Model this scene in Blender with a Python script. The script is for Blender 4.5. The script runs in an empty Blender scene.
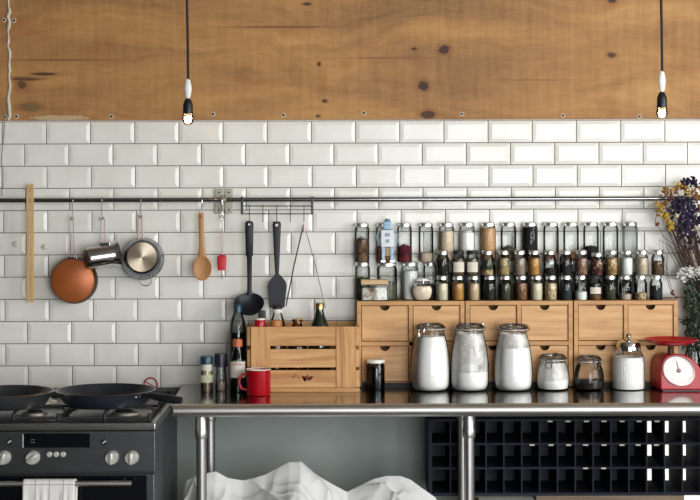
import bpy, bmesh, math, random
from mathutils import Matrix, Vector
random.seed(7)
SC = bpy.context.scene
COL = SC.collection
PI = math.pi

# ------------------------------------------------------------------ camera, world, light
F = 1623.0; CZ = 1.585; CD = 5.6; VX = 352.0; VY = 185.0; ROLL = math.radians(0.17)
cam = bpy.data.cameras.new('camera'); camo = bpy.data.objects.new('camera', cam); COL.objects.link(camo)
cam.sensor_width = 36; cam.lens = 36 * F / 700
cam.shift_x = -(VX - 350) / 700; cam.shift_y = -(250 - VY) / 700
camo.location = (0, -CD, CZ)
camo.rotation_euler = (Matrix.Rotation(PI/2, 3, 'X') @ Matrix.Rotation(-ROLL, 3, 'Z')).to_euler()
cam.clip_start = 0.05
SC.camera = camo
w = bpy.data.worlds.new('world'); SC.world = w; w.use_nodes = True
w.node_tree.nodes['Background'].inputs[0].default_value = (0.75, 0.86, 1.0, 1)
w.node_tree.nodes['Background'].inputs[1].default_value = 0.35
SC.view_settings.view_transform = 'Standard'; SC.view_settings.look = 'None'
SC.view_settings.exposure = 0.47; SC.view_settings.gamma = 1.0; SC.view_settings.use_curve_mapping = False

def area(name, loc, target, sx, sy, power, col):
    l = bpy.data.lights.new(name, 'AREA'); l.shape = 'RECTANGLE'; l.size = sx; l.size_y = sy
    l.energy = power; l.color = col
    o = bpy.data.objects.new(name, l); COL.objects.link(o); o.location = loc
    d = Vector(target) - Vector(loc); o.rotation_euler = d.to_track_quat('-Z', 'Y').to_euler()
    return o
area('added_passage_lamp', (1.38, 0.40, 0.50), (1.38, 1.0, 0.50), 0.7, 0.7, 3.6, (1, 1, 1))   # added lamp in an added passage, brightening the gaps seen through the rack
# daylight entering through the two windows of the room (right wall, and behind the camera)
area('daylight_right_window', (3.28, -3.1, 1.85), (0, -3.1, 1.85), 3.0, 1.7, 95, (1.0, 0.985, 0.95))
area('daylight_front_window', (1.7, -6.85, 1.42), (1.7, 0, 1.42), 3.0, 2.6, 160, (0.96, 0.985, 1.0))

def P(px, py, y):
    dx = px - VX; dy = py - VY
    ux = dx * math.cos(ROLL) - dy * math.sin(ROLL); uy = dy * math.cos(ROLL) + dx * math.sin(ROLL)
    s = (CD + y) / F
    return ux * s, CZ - uy * s
def S(y): return (CD + y) / F
def X_(px, y, py=300): return P(px, py, y)[0]
def Z_(py, y, px=352): return P(px, py, y)[1]

# ------------------------------------------------------------------ materials
def srgb(r, g, b):
    f = lambda c: (c/255/12.92) if c/255 <= 0.04045 else ((c/255+0.055)/1.055)**2.4
    return (f(r), f(g), f(b), 1)
MC = {}
class NT:
    def __init__(s, name):
        s.m = bpy.data.materials.new(name); s.m.use_nodes = True; s.t = s.m.node_tree; s.n = s.t.nodes
        s.b = s.n['Principled BSDF']; s.out = s.n['Material Output']
        s.tc = s.n.new('ShaderNodeTexCoord')
    def new(s, t, **k):
        n = s.n.new(t)
        for a, v in k.items(): setattr(n, a, v)
        return n
    def link(s, a, b): s.t.links.new(a, b)
    def mapping(s, scale=(1,1,1), loc=(0,0,0), rot=(0,0,0)):
        m = s.new('ShaderNodeMapping'); m.inputs['Scale'].default_value = scale; m.inputs['Location'].default_value = loc
        m.inputs['Rotation'].default_value = rot
        s.link(s.tc.outputs['Object'], m.inputs['Vector']); return m.outputs[0]
    def noise(s, vec, scale, detail=4, rough=0.55, dist=0):
        n = s.new('ShaderNodeTexNoise'); n.inputs['Scale'].default_value = scale; n.inputs['Detail'].default_value = detail
        n.inputs['Roughness'].default_value = rough; n.inputs['Distortion'].default_value = dist
        s.link(vec, n.inputs['Vector']); return n.outputs['Fac']
    def ramp(s, fac, stops):
        r = s.new('ShaderNodeValToRGB'); e = r.color_ramp.elements
        while len(e) < len(stops): e.new(0.5)
        for i, (p, c) in enumerate(stops): e[i].position = p; e[i].color = c
        s.link(fac, r.inputs[0]); return r.outputs[0]
    def mix(s, fac, a, b, mode='MIX'):
        m = s.new('ShaderNodeMix', data_type='RGBA', blend_type=mode)
        for v, i in ((fac, 0), (a, 6), (b, 7)):
            if hasattr(v, 'links'): s.link(v, m.inputs[i])
            else: m.inputs[i].default_value = v
        return m.outputs[2]
    def math(s, op, a, b=0.0, c=None):
        m = s.new('ShaderNodeMath', operation=op)
        for i, v in enumerate((a, b) if c is None else (a, b, c)):
            if hasattr(v, 'links'): s.link(v, m.inputs[i])
            else: m.inputs[i].default_value = v
        return m.outputs[0]
    def bump(s, h, strength=0.3, dist=0.002):
        b = s.new('ShaderNodeBump'); b.inputs['Strength'].default_value = strength; b.inputs['Distance'].default_value = dist
        s.link(h, b.inputs['Height']); s.link(b.outputs[0], s.b.inputs['Normal'])

def mat(name, col, rough=0.5, metal=0.0, var=0.06, scale=40, bump=0.0, coat=0.0):
    if name in MC: return MC[name]
    t = NT(name); t.b.inputs['Roughness'].default_value = rough; t.b.inputs['Metallic'].default_value = metal
    t.b.inputs['Coat Weight'].default_value = coat
    c = srgb(*col); d = tuple(max(0, v*(1-var*2.2)) for v in c[:3]) + (1,); l = tuple(min(1, v*(1+var)) for v in c[:3]) + (1,)
    n = t.noise(t.mapping(), scale)
    t.link(t.ramp(n, [(0.3, d), (0.7, l)]), t.b.inputs['Base Color'])
    if bump: t.bump(n, bump, 0.002)
    MC[name] = t.m; return t.m

def steel(name, col=(150, 152, 155), rough=0.28, stretch=(2, 60, 60), var=0.12, metal=1.0):
    if name in MC: return MC[name]
    t = NT(name); t.b.inputs['Metallic'].default_value = metal
    n = t.noise(t.mapping(stretch), 6, 5, 0.6)
    c = srgb(*col)
    t.link(t.ramp(n, [(0.25, tuple(v*(1-var) for v in c[:3])+(1,)), (0.75, c)]), t.b.inputs['Base Color'])
    r = t.new('ShaderNodeMapRange'); r.inputs[3].default_value = rough*0.8; r.inputs[4].default_value = rough*1.25
    t.link(n, r.inputs[0]); t.link(r.outputs[0], t.b.inputs['Roughness'])
    MC[name] = t.m; return t.m

def wood(name, light, dark, axis='x', scale=1.0, rough=0.55, loc=(0, 0, 0), contrast=1.0):
    if name in MC: return MC[name]
    t = NT(name); t.b.inputs['Roughness'].default_value = rough
    lo, hi = 1.6*scale, 26*scale
    sc = {'x': (lo, hi, hi), 'z': (hi, hi, lo), 'y': (hi, lo, hi)}[axis]
    v = t.mapping(sc, loc)
    n1 = t.noise(v, 1.3, 6, 0.6, 1.2); n2 = t.noise(v, 7, 4, 0.7, 0.3)
    a = t.ramp(n1, [(0.5-0.22/contrast, srgb(*dark)), (0.5, srgb(*[(x*2+y)/3 for x, y in zip(light, dark)])), (0.5+0.2/contrast, srgb(*light))])
    c = t.mix(0.28, a, t.ramp(n2, [(0.3, srgb(*dark)), (0.62, srgb(*light))]))
    t.link(c, t.b.inputs['Base Color']); t.bump(n2, 0.12, 0.001)
    MC[name] = t.m; return t.m

def glass(name='clear_glass', tint=(247, 250, 249), edge=(168, 178, 176), rough=0.03, ior=1.5):
    """thin-walled glass: transmits straight through, mirrors by Fresnel, absorbs more where the wall is seen edge on"""
    if name in MC: return MC[name]
    t = NT(name); t.n.remove(t.b)
    tr = t.new('ShaderNodeBsdfTransparent'); gl = t.new('ShaderNodeBsdfGlossy'); gl.inputs['Roughness'].default_value = rough
    lw = t.new('ShaderNodeLayerWeight'); lw.inputs['Blend'].default_value = 0.35
    t.link(t.mix(lw.outputs['Facing'], srgb(*tint), srgb(*edge)), tr.inputs[0])
    fr = t.new('ShaderNodeFresnel'); fr.inputs['IOR'].default_value = ior
    mx = t.new('ShaderNodeMixShader'); t.link(fr.outputs[0], mx.inputs[0]); t.link(tr.outputs[0], mx.inputs[1]); t.link(gl.outputs[0], mx.inputs[2])
    t.link(mx.outputs[0], t.out.inputs['Surface'])
    MC[name] = t.m; return t.m

def grain(name, cols, scale=90, rough=0.9, bump=0.5, cell=True):
    """dry goods: pieces of mixed colours"""
    if name in MC: return MC[name]
    t = NT(name); t.b.inputs['Roughness'].default_value = rough
    v = t.mapping()
    vo = t.new('ShaderNodeTexVoronoi'); vo.inputs['Scale'].default_value = scale; t.link(v, vo.inputs['Vector'])
    sep = t.new('ShaderNodeSeparateColor'); t.link(vo.outputs['Color'], sep.inputs[0])
    k = len(cols); st = [(0.15 + 0.7*i/max(1, k-1), srgb(*c)) for i, c in enumerate(cols)]
    if k == 1: st = [(0.2, srgb(*[x*0.92 for x in cols[0]])), (0.8, srgb(*cols[0]))]
    t.link(t.ramp(sep.outputs[0], st), t.b.inputs['Base Color'])
    t.bump(vo.outputs['Distance'], bump, 0.003)
    MC[name] = t.m; return t.m

# ------------------------------------------------------------------ mesh building
class MB:
    def __init__(s): s.bm = bmesh.new(); s.bev = False
    def _xf(s, vs, M):
        if M is not None: bmesh.ops.transform(s.bm, matrix=M, verts=vs)
    def box(s, x0, x1, y0, y1, z0, z1, bev=0.0, M=None, seg=2):
        r = bmesh.ops.create_cube(s.bm, size=1.0); vs = r['verts']
        bmesh.ops.transform(s.bm, matrix=Matrix.Translation(((x0+x1)/2, (y0+y1)/2, (z0+z1)/2)) @ Matrix.Diagonal((abs(x1-x0), abs(y1-y0), abs(z1-z0), 1)), verts=vs)
        if bev > 0:
            s.bev = True
            es = list({e for v in vs for e in v.link_edges})
            g = bmesh.ops.bevel(s.bm, geom=es, offset=bev, segments=seg, affect='EDGES', profile=0.5)
            vs = list({v for f in g['faces'] for v in f.verts} | {v for v in vs if v.is_valid})
        s._xf(vs, M); return s
    def lathe(s, prof, seg=32, M=None, cap=False, sx=1.0, sy=1.0):
        rings = []
        for r, z in prof:
            if r < 1e-6: rings.append([s.bm.verts.new((0, 0, z))])
            else: rings.append([s.bm.verts.new((r*math.cos(2*PI*i/seg)*sx, r*math.sin(2*PI*i/seg)*sy, z)) for i in range(seg)])
        for a, b in zip(rings[:-1], rings[1:]):
            for i in range(seg):
                j = (i+1) % seg
                if len(a) == 1 and len(b) == 1: continue
                if len(a) == 1: f = (a[0], b[j], b[i])
                elif len(b) == 1: f = (a[i], a[j], b[0])
                else: f = (a[i], a[j], b[j], b[i])
                try: s.bm.faces.new(f)
                except ValueError: pass
        s._xf([v for r in rings for v in r], M); return s
    def tube(s, pts, r, seg=10, closed=False, M=None):
        pts = [Vector(p) for p in pts]; n = len(pts); rad = r if isinstance(r, (list, tuple)) else [r]*n
        rings = []; up = None
        for i, p in enumerate(pts):
            if closed: t = (pts[(i+1) % n] - pts[i-1]).normalized()
            else: t = (pts[min(i+1, n-1)] - pts[max(i-1, 0)]).normalized()
            if up is None:
                up = Vector((0, 0, 1)) if abs(t.z) < 0.9 else Vector((1, 0, 0))
            a = t.cross(up); a.normalize(); b = a.cross(t).normalized(); up = b
            rings.append([s.bm.verts.new(p + (a*math.cos(2*PI*k/seg) + b*math.sin(2*PI*k/seg))*rad[i]) for k in range(seg)])
        m = n if closed else n-1
        for i in range(m):
            A, B = rings[i], rings[(i+1) % n]
            for k in range(seg):
                j = (k+1) % seg; s.bm.faces.new((A[k], A[j], B[j], B[k]))
        if not closed:
            s.bm.faces.new(rings[0][::-1]); s.bm.faces.new(rings[-1])
        s._xf([v for r_ in rings for v in r_], M); return s
    def loft(s, st, seg=20, M=None, power=2.0):
        """stations (cx,cy,cz,rx,ry) stacked along z, elliptical"""
        rings = []
        for cx, cy, cz, rx, ry in st:
            ring = []
            for i in range(seg):
                a = 2*PI*i/seg; c, d = math.cos(a), math.sin(a)
                ring.append(s.bm.verts.new((cx + rx*math.copysign(abs(c)**(2/power), c), cy + ry*math.copysign(abs(d)**(2/power), d), cz)))
            rings.append(ring)
        for A, B in zip(rings[:-1], rings[1:]):
            for i in range(seg):
                j = (i+1) % seg; s.bm.faces.new((A[i], A[j], B[j], B[i]))
        s.bm.faces.new(rings[0][::-1]); s.bm.faces.new(rings[-1])
        s._xf([v for r_ in rings for v in r_], M); return s
    def prism(s, poly, y0, y1, M=None):
        """2D polygon in x,z extruded along y"""
        a = [s.bm.verts.new((x, y0, z)) for x, z in poly]; b = [s.bm.verts.new((x, y1, z)) for x, z in poly]
        n = len(poly)
        f1 = s.bm.faces.new(a); f2 = s.bm.faces.new(b[::-1])
        for i in range(n):
            j = (i+1) % n; s.bm.faces.new((a[j], a[i], b[i], b[j]))
        bmesh.ops.triangulate(s.bm, faces=[f1, f2])
        s._xf(a+b, M); return s
    def ball(s, c, r, sub=2, sc=(1, 1, 1), M=None):
        g = bmesh.ops.create_icosphere(s.bm, subdivisions=sub, radius=1.0)
        bmesh.ops.transform(s.bm, matrix=Matrix.Translation(c) @ Matrix.Diagonal((r*sc[0], r*sc[1], r*sc[2], 1)), verts=g['verts'])
        s._xf(g['verts'], M); return s
    def quad(s, a, b, c, d):
        s.bm.faces.new([s.bm.verts.new(p) for p in (a, b, c, d)]); return s
    def mesh(s, name, m, smooth=None):
        bmesh.ops.recalc_face_normals(s.bm, faces=s.bm.faces)
        me = bpy.data.meshes.new(name); s.bm.to_mesh(me); s.bm.free()
        for mm in (m if isinstance(m, (list, tuple)) else [m]): me.materials.append(mm)
        if smooth is not False:
            for p in me.polygons: p.use_smooth = True
            try: me.set_sharp_from_angle(angle=math.radians(38))
            except Exception: pass
        return me
def obj(name, mb, m, parent=None, smooth=None, loc=(0, 0, 0), label=None):
    me = mb if isinstance(mb, bpy.types.Mesh) else mb.mesh(name, m, smooth)
    o = bpy.data.objects.new(name, me); COL.objects.link(o); o.location = loc
    if isinstance(mb, MB) and mb.bev and smooth is not False:
        wn = o.modifiers.new('normals', 'WEIGHTED_NORMAL'); wn.keep_sharp = True; wn.weight = 80
    if parent: o.parent = parent
    if label: o['label'] = label
    return o
def thing(name, label, cat, loc=(0, 0, 0), rotz=0, group=None):
    o = bpy.data.objects.new(name, None); COL.objects.link(o); o.empty_display_size = 0.02
    o.location = loc; o.rotation_euler = (0, 0, rotz); o['label'] = label; o['category'] = cat
    if group: o['group'] = group
    return o
def tag(o, label, cat, group=None, kind=None):
    o['label'] = label; o['category'] = cat
    if group: o['group'] = group
    if kind: o['kind'] = kind
    return o
def struct(name, mb, m, smooth=None):
    o = obj(name, mb, m, None, smooth); o['kind'] = 'structure'; return o
T = Matrix.Translation
def R(a, ax): return Matrix.Rotation(a, 4, ax)

# ------------------------------------------------------------------ common materials
M_tile = NT('white_glazed_tile')
_n = M_tile.noise(M_tile.mapping(), 9, 3); M_tile.b.inputs['Roughness'].default_value = 0.24
M_tile.link(M_tile.ramp(_n, [(0.3, srgb(226, 224, 215)), (0.7, srgb(236, 235, 228))]), M_tile.b.inputs['Base Color'])
M_tile.bump(M_tile.noise(M_tile.mapping(), 30, 2), 0.10, 0.001); M_tile = M_tile.m
M_grout = mat('grey_grout', (112, 110, 104), 0.95)
M_plaster = mat('white_plaster', (222, 220, 214), 0.9)
M_greyboard = None
M_steel = steel('brushed_steel')
M_chrome = steel('polished_steel', (205, 205, 205), 0.08, (5, 5, 5), 0.05)
M_darksteel = steel('dark_steel', (92, 94, 98), 0.3)
M_black = mat('black_plastic', (24, 28, 34), 0.38)
M_iron = mat('cast_iron_black', (26, 27, 30), 0.6)
M_nonstick = mat('black_nonstick', (38, 43, 53), 0.34)
M_white = mat('white_plastic', (232, 230, 224), 0.4)
M_lid = steel('silver_lid_metal', (236, 236, 234), 0.34, (8, 8, 8), 0.06)
M_glass = glass()
M_cream = mat('cream_enamel', (238, 232, 220), 0.3)
M_red = mat('red_enamel', (172, 6, 26), 0.3, 0, 0.04, 20, 0, 0.0)
M_cork = grain('cork', [(178, 140, 98), (208, 170, 124)], 260)

# ------------------------------------------------------------------ SETTING
XL, XR, YF, ZT = -2.4, 3.4, -7.0, 2.95
wb = struct('wall_back', MB().box(XL, XR, 0.0, 0.15, 0.868, ZT).box(XL, -1.3, 0.0, 0.15, 0, 0.868).box(1.9, XR, 0.0, 0.15, 0, 0.868).box(XL, X_(646, 0.22, 450), 0.22, 0.37, 0, 0.95).box(XL, 1.9, 0.15, 0.37, 0.868, 0.95).box(X_(646, 0.22, 450)-0.02, 2.0, 1.0, 1.1, 0, 1.0).box(X_(646, 0.22, 450)-0.1, X_(646, 0.22, 450)-0.02, 0.37, 1.0, 0, 1.0).box(1.9, 2.0, 0.15, 1.0, 0, 1.0).box(X_(646, 0.22, 450)-0.1, 2.0, 0.37, 1.1, 0.95, 1.0), M_plaster, False)
# tiling as geometry
mb = MB()
s0 = CD/F; px0 = 44.15*s0; rowh = 0.0765; ztop = 1.806
xbase = (46.6-VX)*s0
for r in range(12):
    zt = ztop - r*rowh; zb = zt - rowh
    off = xbase + (0 if r % 2 == 0 else px0/2) + r*0.3*s0
    k0 = int((XL+0.16-off)/px0)-1; k1 = int((XR-0.16-off)/px0)+1
    for k in range(k0, k1):
        g = 0.00135; xa = off+k*px0+g; xb = off+(k+1)*px0-g; za = zb+g; zc = zt-g
        j = random.uniform(-0.0006, 0.0006); e = 0.0045; h = 0.0068+j; b = 0.0115
        ring = lambda ins, y: [mb.bm.verts.new(p) for p in ((xa+ins, y, za+ins), (xb-ins, y, za+ins), (xb-ins, y, zc-ins), (xa+ins, y, zc-ins))]
        jy = random.uniform(-0.0005, 0.0005)
        A = ring(0, 0.0); B = ring(0, -e); B2 = ring(0.001, -e-0.0006); Cc = ring(b, -h); D_ = ring(b+0.0012, -h-0.0002)
        for U, V in ((A, B), (B, B2), (B2, Cc), (Cc, D_)):
            for i in range(4):
                q = (i+1) % 4; mb.bm.faces.new((U[i], U[q], V[q], V[i]))
        mb.bm.faces.new(D_)
obj('tiling', mb, M_tile, wb, False)
obj('grout', MB().box(XL+0.001, XR-0.001, -0.0028, 0.0, 0.87, ztop), M_grout, wb, False)
# grey painted board below the worktop
t = NT('grey_painted_board'); n = t.noise(t.mapping((1, 1, 1)), 3, 5); n2 = t.noise(t.mapping((6, 1, 22)), 2.2, 4, 0.7)
c = t.ramp(n, [(0.3, srgb(150, 160, 156)), (0.7, srgb(176, 183, 178))])
c = t.mix(t.ramp(n2, [(0.72, (0, 0, 0, 1)), (0.76, (1, 1, 1, 1))]), c, srgb(92, 80, 66))
t.link(c, t.b.inputs['Base Color']); t.b.inputs['Roughness'].default_value = 0.7
M_greyboard = t.m
obj('lower_board', MB().box(-1.29, X_(646, 0.213, 450), 0.213, 0.22, 0.0, 0.868), M_greyboard, wb, False)
obj('skirting_strip', MB().box(-1.29, 0.98, 0.203, 0.213, 0.0, 0.09), mat('grey_skirting', (90, 94, 94)), wb, False)

# plywood: knots are marks in the wood
t = NT('knotty_plywood'); t.b.inputs['Roughness'].default_value = 0.62
YP = -0.018
vec = t.mapping((1, 1, 1))
warp = t.new('ShaderNodeTexNoise'); warp.inputs['Scale'].default_value = 3.2; warp.inputs['Detail'].default_value = 2; t.link(vec, warp.inputs['Vector'])
vm = t.new('ShaderNodeVectorMath', operation='MULTIPLY_ADD'); t.link(warp.outputs['Color'], vm.inputs[0]); vm.inputs[1].default_value = (0.10, 0, 0.12); t.link(vec, vm.inputs[2])
mp = t.new('ShaderNodeMapping'); mp.inputs['Scale'].default_value = (0.9, 1, 4.5); t.link(vm.outputs[0], mp.inputs['Vector'])
g1 = t.noise(mp.outputs[0], 1.6, 5, 0.6, 0.8)
mp2 = t.new('ShaderNodeMapping'); mp2.inputs['Scale'].default_value = (5, 1, 38); t.link(vm.outputs[0], mp2.inputs['Vector'])
g2 = t.noise(mp2.outputs[0], 2.2, 5, 0.75)
mp3 = t.mapping((26, 1, 2.2)); g3 = t.noise(mp3, 2.0, 3, 0.6)
c = t.ramp(g1, [(0.25, srgb(104, 70, 32)), (0.42, srgb(146, 102, 52)), (0.58, srgb(174, 126, 66)), (0.76, srgb(206, 158, 94))])
c = t.mix(0.20, c, t.ramp(g2, [(0.3, srgb(120, 76, 36)), (0.6, srgb(204, 154, 98))]))
c = t.mix(0.12, c, t.ramp(g3, [(0.35, srgb(130, 80, 40)), (0.65, srgb(214, 168, 112))]))
blot = t.noise(t.mapping((1, 1, 1.6), (3.1, 0, 1)), 4.2, 4, 0.6)
c = t.mix(t.math('MULTIPLY', t.ramp(blot, [(0.55, (0, 0, 0, 1)), (0.72, (1, 1, 1, 1))]), 0.6), c, srgb(150, 92, 40))
sepx = t.new('ShaderNodeSeparateXYZ'); t.link(vm.outputs[0], sepx.inputs[0])
sep0 = t.new('ShaderNodeSeparateXYZ'); t.link(t.tc.outputs['Object'], sep0.inputs[0])
fine = t.noise(t.mapping((1, 1, 1)), 60, 3)
def knot(c, px, py, rx, rz, dark, halo=2.2):
    X, Z = P(px, py, YP)
    dx = t.math('DIVIDE', t.math('SUBTRACT', sep0.outputs[0], X), rx*s0); dz = t.math('DIVIDE', t.math('SUBTRACT', sep0.outputs[2], Z), rz*s0)
    d = t.math('SQRT', t.math('ADD', t.math('MULTIPLY', dx, dx), t.math('MULTIPLY', dz, dz)))
    d = t.math('ADD', d, t.math('MULTIPLY', t.math('SUBTRACT', fine, 0.5), 0.9))
    m1 = t.new('ShaderNodeMapRange'); m1.interpolation_type = 'SMOOTHSTEP'; m1.inputs[1].default_value = 1.15; m1.inputs[2].default_value = 0.75; t.link(d, m1.inputs[0])
    m2 = t.new('ShaderNodeMapRange'); m2.interpolation_type = 'SMOOTHSTEP'; m2.inputs[1].default_value = halo; m2.inputs[2].default_value = 0.9; m2.inputs[4].default_value = 0.55; t.link(d, m2.inputs[0])
    c = t.mix(m2.outputs[0], c, srgb(128, 74, 34))
    return t.mix(m1.outputs[0], c, srgb(*dark))
for k in [(444, 49.5, 5.5, 4.6, (62, 34, 18)), (423.5, 86, 5.6, 4.8, (66, 36, 18)), (428, 114.5, 7.5, 4.2, (74, 40, 18)), (414, 48.8, 2.4, 1.6, (72, 42, 22)),
          (611.5, 55, 4.2, 2.8, (80, 46, 22)), (612, 0, 4, 3, (60, 36, 20)), (22, 85, 4.6, 4.2, (96, 64, 34), 3.0), (44, 74, 12, 1.5, (78, 48, 24), 1.8), (26, 79, 14, 1.6, (96, 62, 32), 2.0),
          (319, 64, 1.9, 1.9, (56, 36, 22)), (325, 101, 2.6, 1.6, (60, 40, 26)), (318, 116, 2.2, 1.4, (60, 40, 26)), (307, 4, 4, 1.4, (70, 46, 28)), (30, 107, 10, 4.0, (120, 92, 56), 2.0),
          (282, 27, 40, 0.8, (118, 78, 42), 2.4), (390, 58, 30, 0.6, (140, 92, 50), 2.4), (530, 80, 24, 0.5, (140, 94, 50), 2.4), (60, 60, 34, 0.7, (126, 86, 48), 2.6),
          (60, 118, 30, 3.0, (188, 160, 124), 1.6)]:
    c = knot(c, *k)
t.link(c, t.b.inputs['Base Color']); t.bump(g2, 0.2, 0.0015)
M_ply = t.m
seamx = P(9, 60, YP)[0]
mb = MB().box(seamx+0.0015, XR-0.02, YP, 0, ztop+0.004, 2.94, 0.0008).box(XL+0.02, seamx-0.0015, YP, 0, ztop+0.004, 2.94, 0.0008)
ply = obj('plywood_panel', mb, M_ply, wb, False)
# filler squeezed out of the joint between the sheets
pts = []; z = ztop+0.004
rr = []
while z < 2.3:
    pts.append((seamx + random.uniform(-0.004, 0.004), YP-0.001, z)); rr.append(random.choice((0.003, 0.0045, 0.006))); z += 0.017
obj('joint_filler', MB().tube(pts, rr, 8), mat('white_filler', (214, 206, 190), 0.8, 0, 0.1, 60, 0.6), ply)
M_hole = mat('dark_screw_head', (34, 28, 24), 0.5); M_ring = mat('pale_screw_rim', (206, 186, 156), 0.7)
for (px, py) in [(4, 20), (14, 20.5), (5, 117), (16.5, 116.5), (111.5, 116.5), (213, 114), (283.5, 115), (364, 113), (462, 114), (563, 115.5), (639.5, 116.5)]:
    X, Z = P(px, py, YP)
    s_ = obj('screw', MB().lathe([(0, 0.0028), (0.0045, 0.0025), (0.0048, 0)], 14, R(PI/2, 'X')), M_hole, ply, loc=(X, YP, Z))
    obj('rim', MB().lathe([(0.0046, 0), (0.0046, 0.0012), (0.0078, 0.001), (0.0082, 0)], 16, R(PI/2, 'X')), M_ring, s_)
# tile-top trim shadow gap comes from the sheet's real thickness
t = NT('concrete_floor'); n = t.noise(t.mapping(), 2.5, 6); t.link(t.ramp(n, [(0.3, srgb(72, 70, 67)), (0.7, srgb(98, 95, 90))]), t.b.inputs['Base Color']); t.b.inputs['Roughness'].default_value = 0.6
struct('floor', MB().box(XL-0.15, XR+0.15, YF-0.15, 1.1, -0.1, 0), t.m, False)
struct('ceiling', MB().box(XL-0.15, XR+0.15, YF-0.15, 0.15, ZT, ZT+0.1), mat('ceiling_paint', (150, 146, 138), 0.9), False)
struct('wall_left', MB().box(XL-0.15, XL, YF, 0, 0, ZT), mat('dark_brick_paint', (54, 50, 46), 0.9), False)
def wall_with_hole(name, u0, u1, a0, a1, z0, z1, mk):
    m = MB()
    for q in ((u0, a0, 0, ZT), (a1, u1, 0, ZT), (a0, a1, 0, z0), (a0, a1, z1, ZT)): mk(m, *q)
    return struct(name, m, mat('room_wall_grey', (150, 147, 140), 0.9), False)
wall_with_hole('wall_right', YF, 0, -4.65, -1.55, 0.95, 2.75, lambda m, a, b, c, d: m.box(XR, XR+0.15, a, b, c, d))
wall_with_hole('wall_front', XL, XR, 0.15, 3.25, 0.08, 2.75, lambda m, a, b, c, d: m.box(a, b, YF-0.15, YF, c, d))

# ------------------------------------------------------------------ STAINLESS WORKTABLE
CT = 0.9; YC = -0.515; XC = -0.585
tb = thing('steel_worktable', 'long stainless steel worktable with rounded front edge along the tiled wall', 'table', (0.5, -0.26, 0))
L = lambda x, y, z: (x-0.5, y+0.26, z)
mb = MB()
prof = [(-0.0125, CT), (YC, CT)]
r_ = 0.0205
for i in range(1, 15):
    a = PI/2 + (PI*1.25)*i/14; prof.append((YC + r_*math.cos(a)*1.0, CT - r_ + r_*math.sin(a)))
prof += [(YC+0.03, CT-0.030), (-0.0125, CT-0.030)]
mb.prism([(y, z) for y, z in prof], XC+0.03, 1.45, R(-PI/2, 'Z') @ Matrix.Identity(4))
# the prism was made in (x=depth, y=length): swap back
M_ct = steel('worktable_steel', (150, 149, 150), 0.13, (1.2, 14, 14), 0.16)
for v in mb.bm.verts:
    X, Y = v.co.x, v.co.y
for v in mb.bm.verts: pass
mb2 = MB()
def extr(mb2, prof, x0, x1):
    a = [mb2.bm.verts.new(L(x0(y) if callable(x0) else x0, y, z)) for y, z in prof]
    b = [mb2.bm.verts.new(L(x1, y, z)) for y, z in prof]; n = len(prof)
    mb2.bm.faces.new(a); mb2.bm.faces.new(b[::-1])
    for i in range(n):
        j = (i+1) % n; mb2.bm.faces.new((a[j], a[i], b[i], b[j]))
def leftend(y):      # rounded front-left corner
    q = max(0.0, (YC+0.02) - y) / 0.041
    return XC + (y+0.0)*(-0.018/0.5)*(-1)*0 + 0.012*(-y/0.515) + 0.016*(1-math.sqrt(max(0, 1-min(1, q)**2)))
edge_ = prof[1:-1]
extr(mb2, [(-0.0125, CT), (YC+0.0005, CT), (YC+0.0005, CT-0.030), (-0.0125, CT-0.030)], leftend, 1.5)
mb3 = MB(); extr(mb3, edge_, leftend, 1.5)
mb.bm.free()
obj('tabletop', mb2, M_ct, tb)
obj('rounded_edge', mb3, steel('satin_edge_steel', (200, 198, 194), 0.38, (1.2, 14, 14), 0.12), tb)
M_leg = steel('leg_tube_steel', (182, 181, 178), 0.38, (30, 30, 2), 0.1)
for fx, rx_ in ((201.5, 210.5), (469, 462.5), (737, 715)):
    for px, yy in ((fx, -0.465), (rx_, -0.085)):
        x = X_(px, yy, 450)
        lg = obj('leg', MB().lathe([(0, 0.004), (0.0165, 0.004), (0.0165, 0.868)], 28), M_leg, tb, loc=L(x, yy, 0))
        obj('collar', MB().lathe([(0.0165, 0.788), (0.0195, 0.786), (0.0205, 0.79), (0.0205, 0.812), (0.0192, 0.815), (0.0192, 0.868)], 28), M_leg, lg)
        obj('foot', MB().lathe([(0, 0), (0.021, 0), (0.021, 0.02), (0.0165, 0.03)], 24), M_black, lg)
obj('apron', MB().box(XC+0.05-0.5, 0.95, 0.02, 0.05, 0.845, 0.868), M_darksteel, tb, False)

# ------------------------------------------------------------------ COOKER
SX0, SX1, SY0, SY1 = -1.205, -0.603, -0.65, -0.02
st = thing('gas_cooker', 'freestanding stainless gas cooker with black oven door at left of the worktable', 'cooker', ((SX0+SX1)/2, -0.33, 0))
ox, oy = (SX0+SX1)/2, -0.33
def SB(mb, x0, x1, y0, y1, z0, z1, bev=0.0): return mb.box(x0-ox, x1-ox, y0-oy, y1-oy, z0, z1, bev)
M_side = mat('cooker_side_grey', (54, 58, 60), 0.45)
M_pan_el = steel('control_panel_steel', (112, 114, 116), 0.3)
obj('body', SB(SB(MB(), SX0, SX1, SY0+0.012, SY1, 0.02, 0.838, 0.003), SX0+0.02, SX1-0.02, SY0+0.05, SY1-0.03, 0.0, 0.03), M_side, st)
obj('hob_top', SB(SB(MB(), SX0-0.002, SX1+0.002, SY0-0.004, SY1, 0.838, 0.862, 0.004), SX0, SX1, SY1-0.001, SY1, 0.858, 0.860, 0), steel('hob_steel', (165, 166, 166), 0.25), st)
obj('rear_trim', SB(MB(), SX0, SX1, SY1-0.03, SY1-0.001, 0.8622, 0.882, 0.002), M_side, st)
obj('hob_well', SB(MB(), SX0+0.02, SX1-0.018, SY0+0.03, SY1-0.035, 0.8625, 0.8645, 0.001), steel('hob_well_steel', (120, 120, 122), 0.35), st)
obj('control_panel', SB(MB(), SX0, SX1, SY0-0.002, SY0+0.012, 0.712, 0.8365, 0.002), M_pan_el, st)
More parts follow.
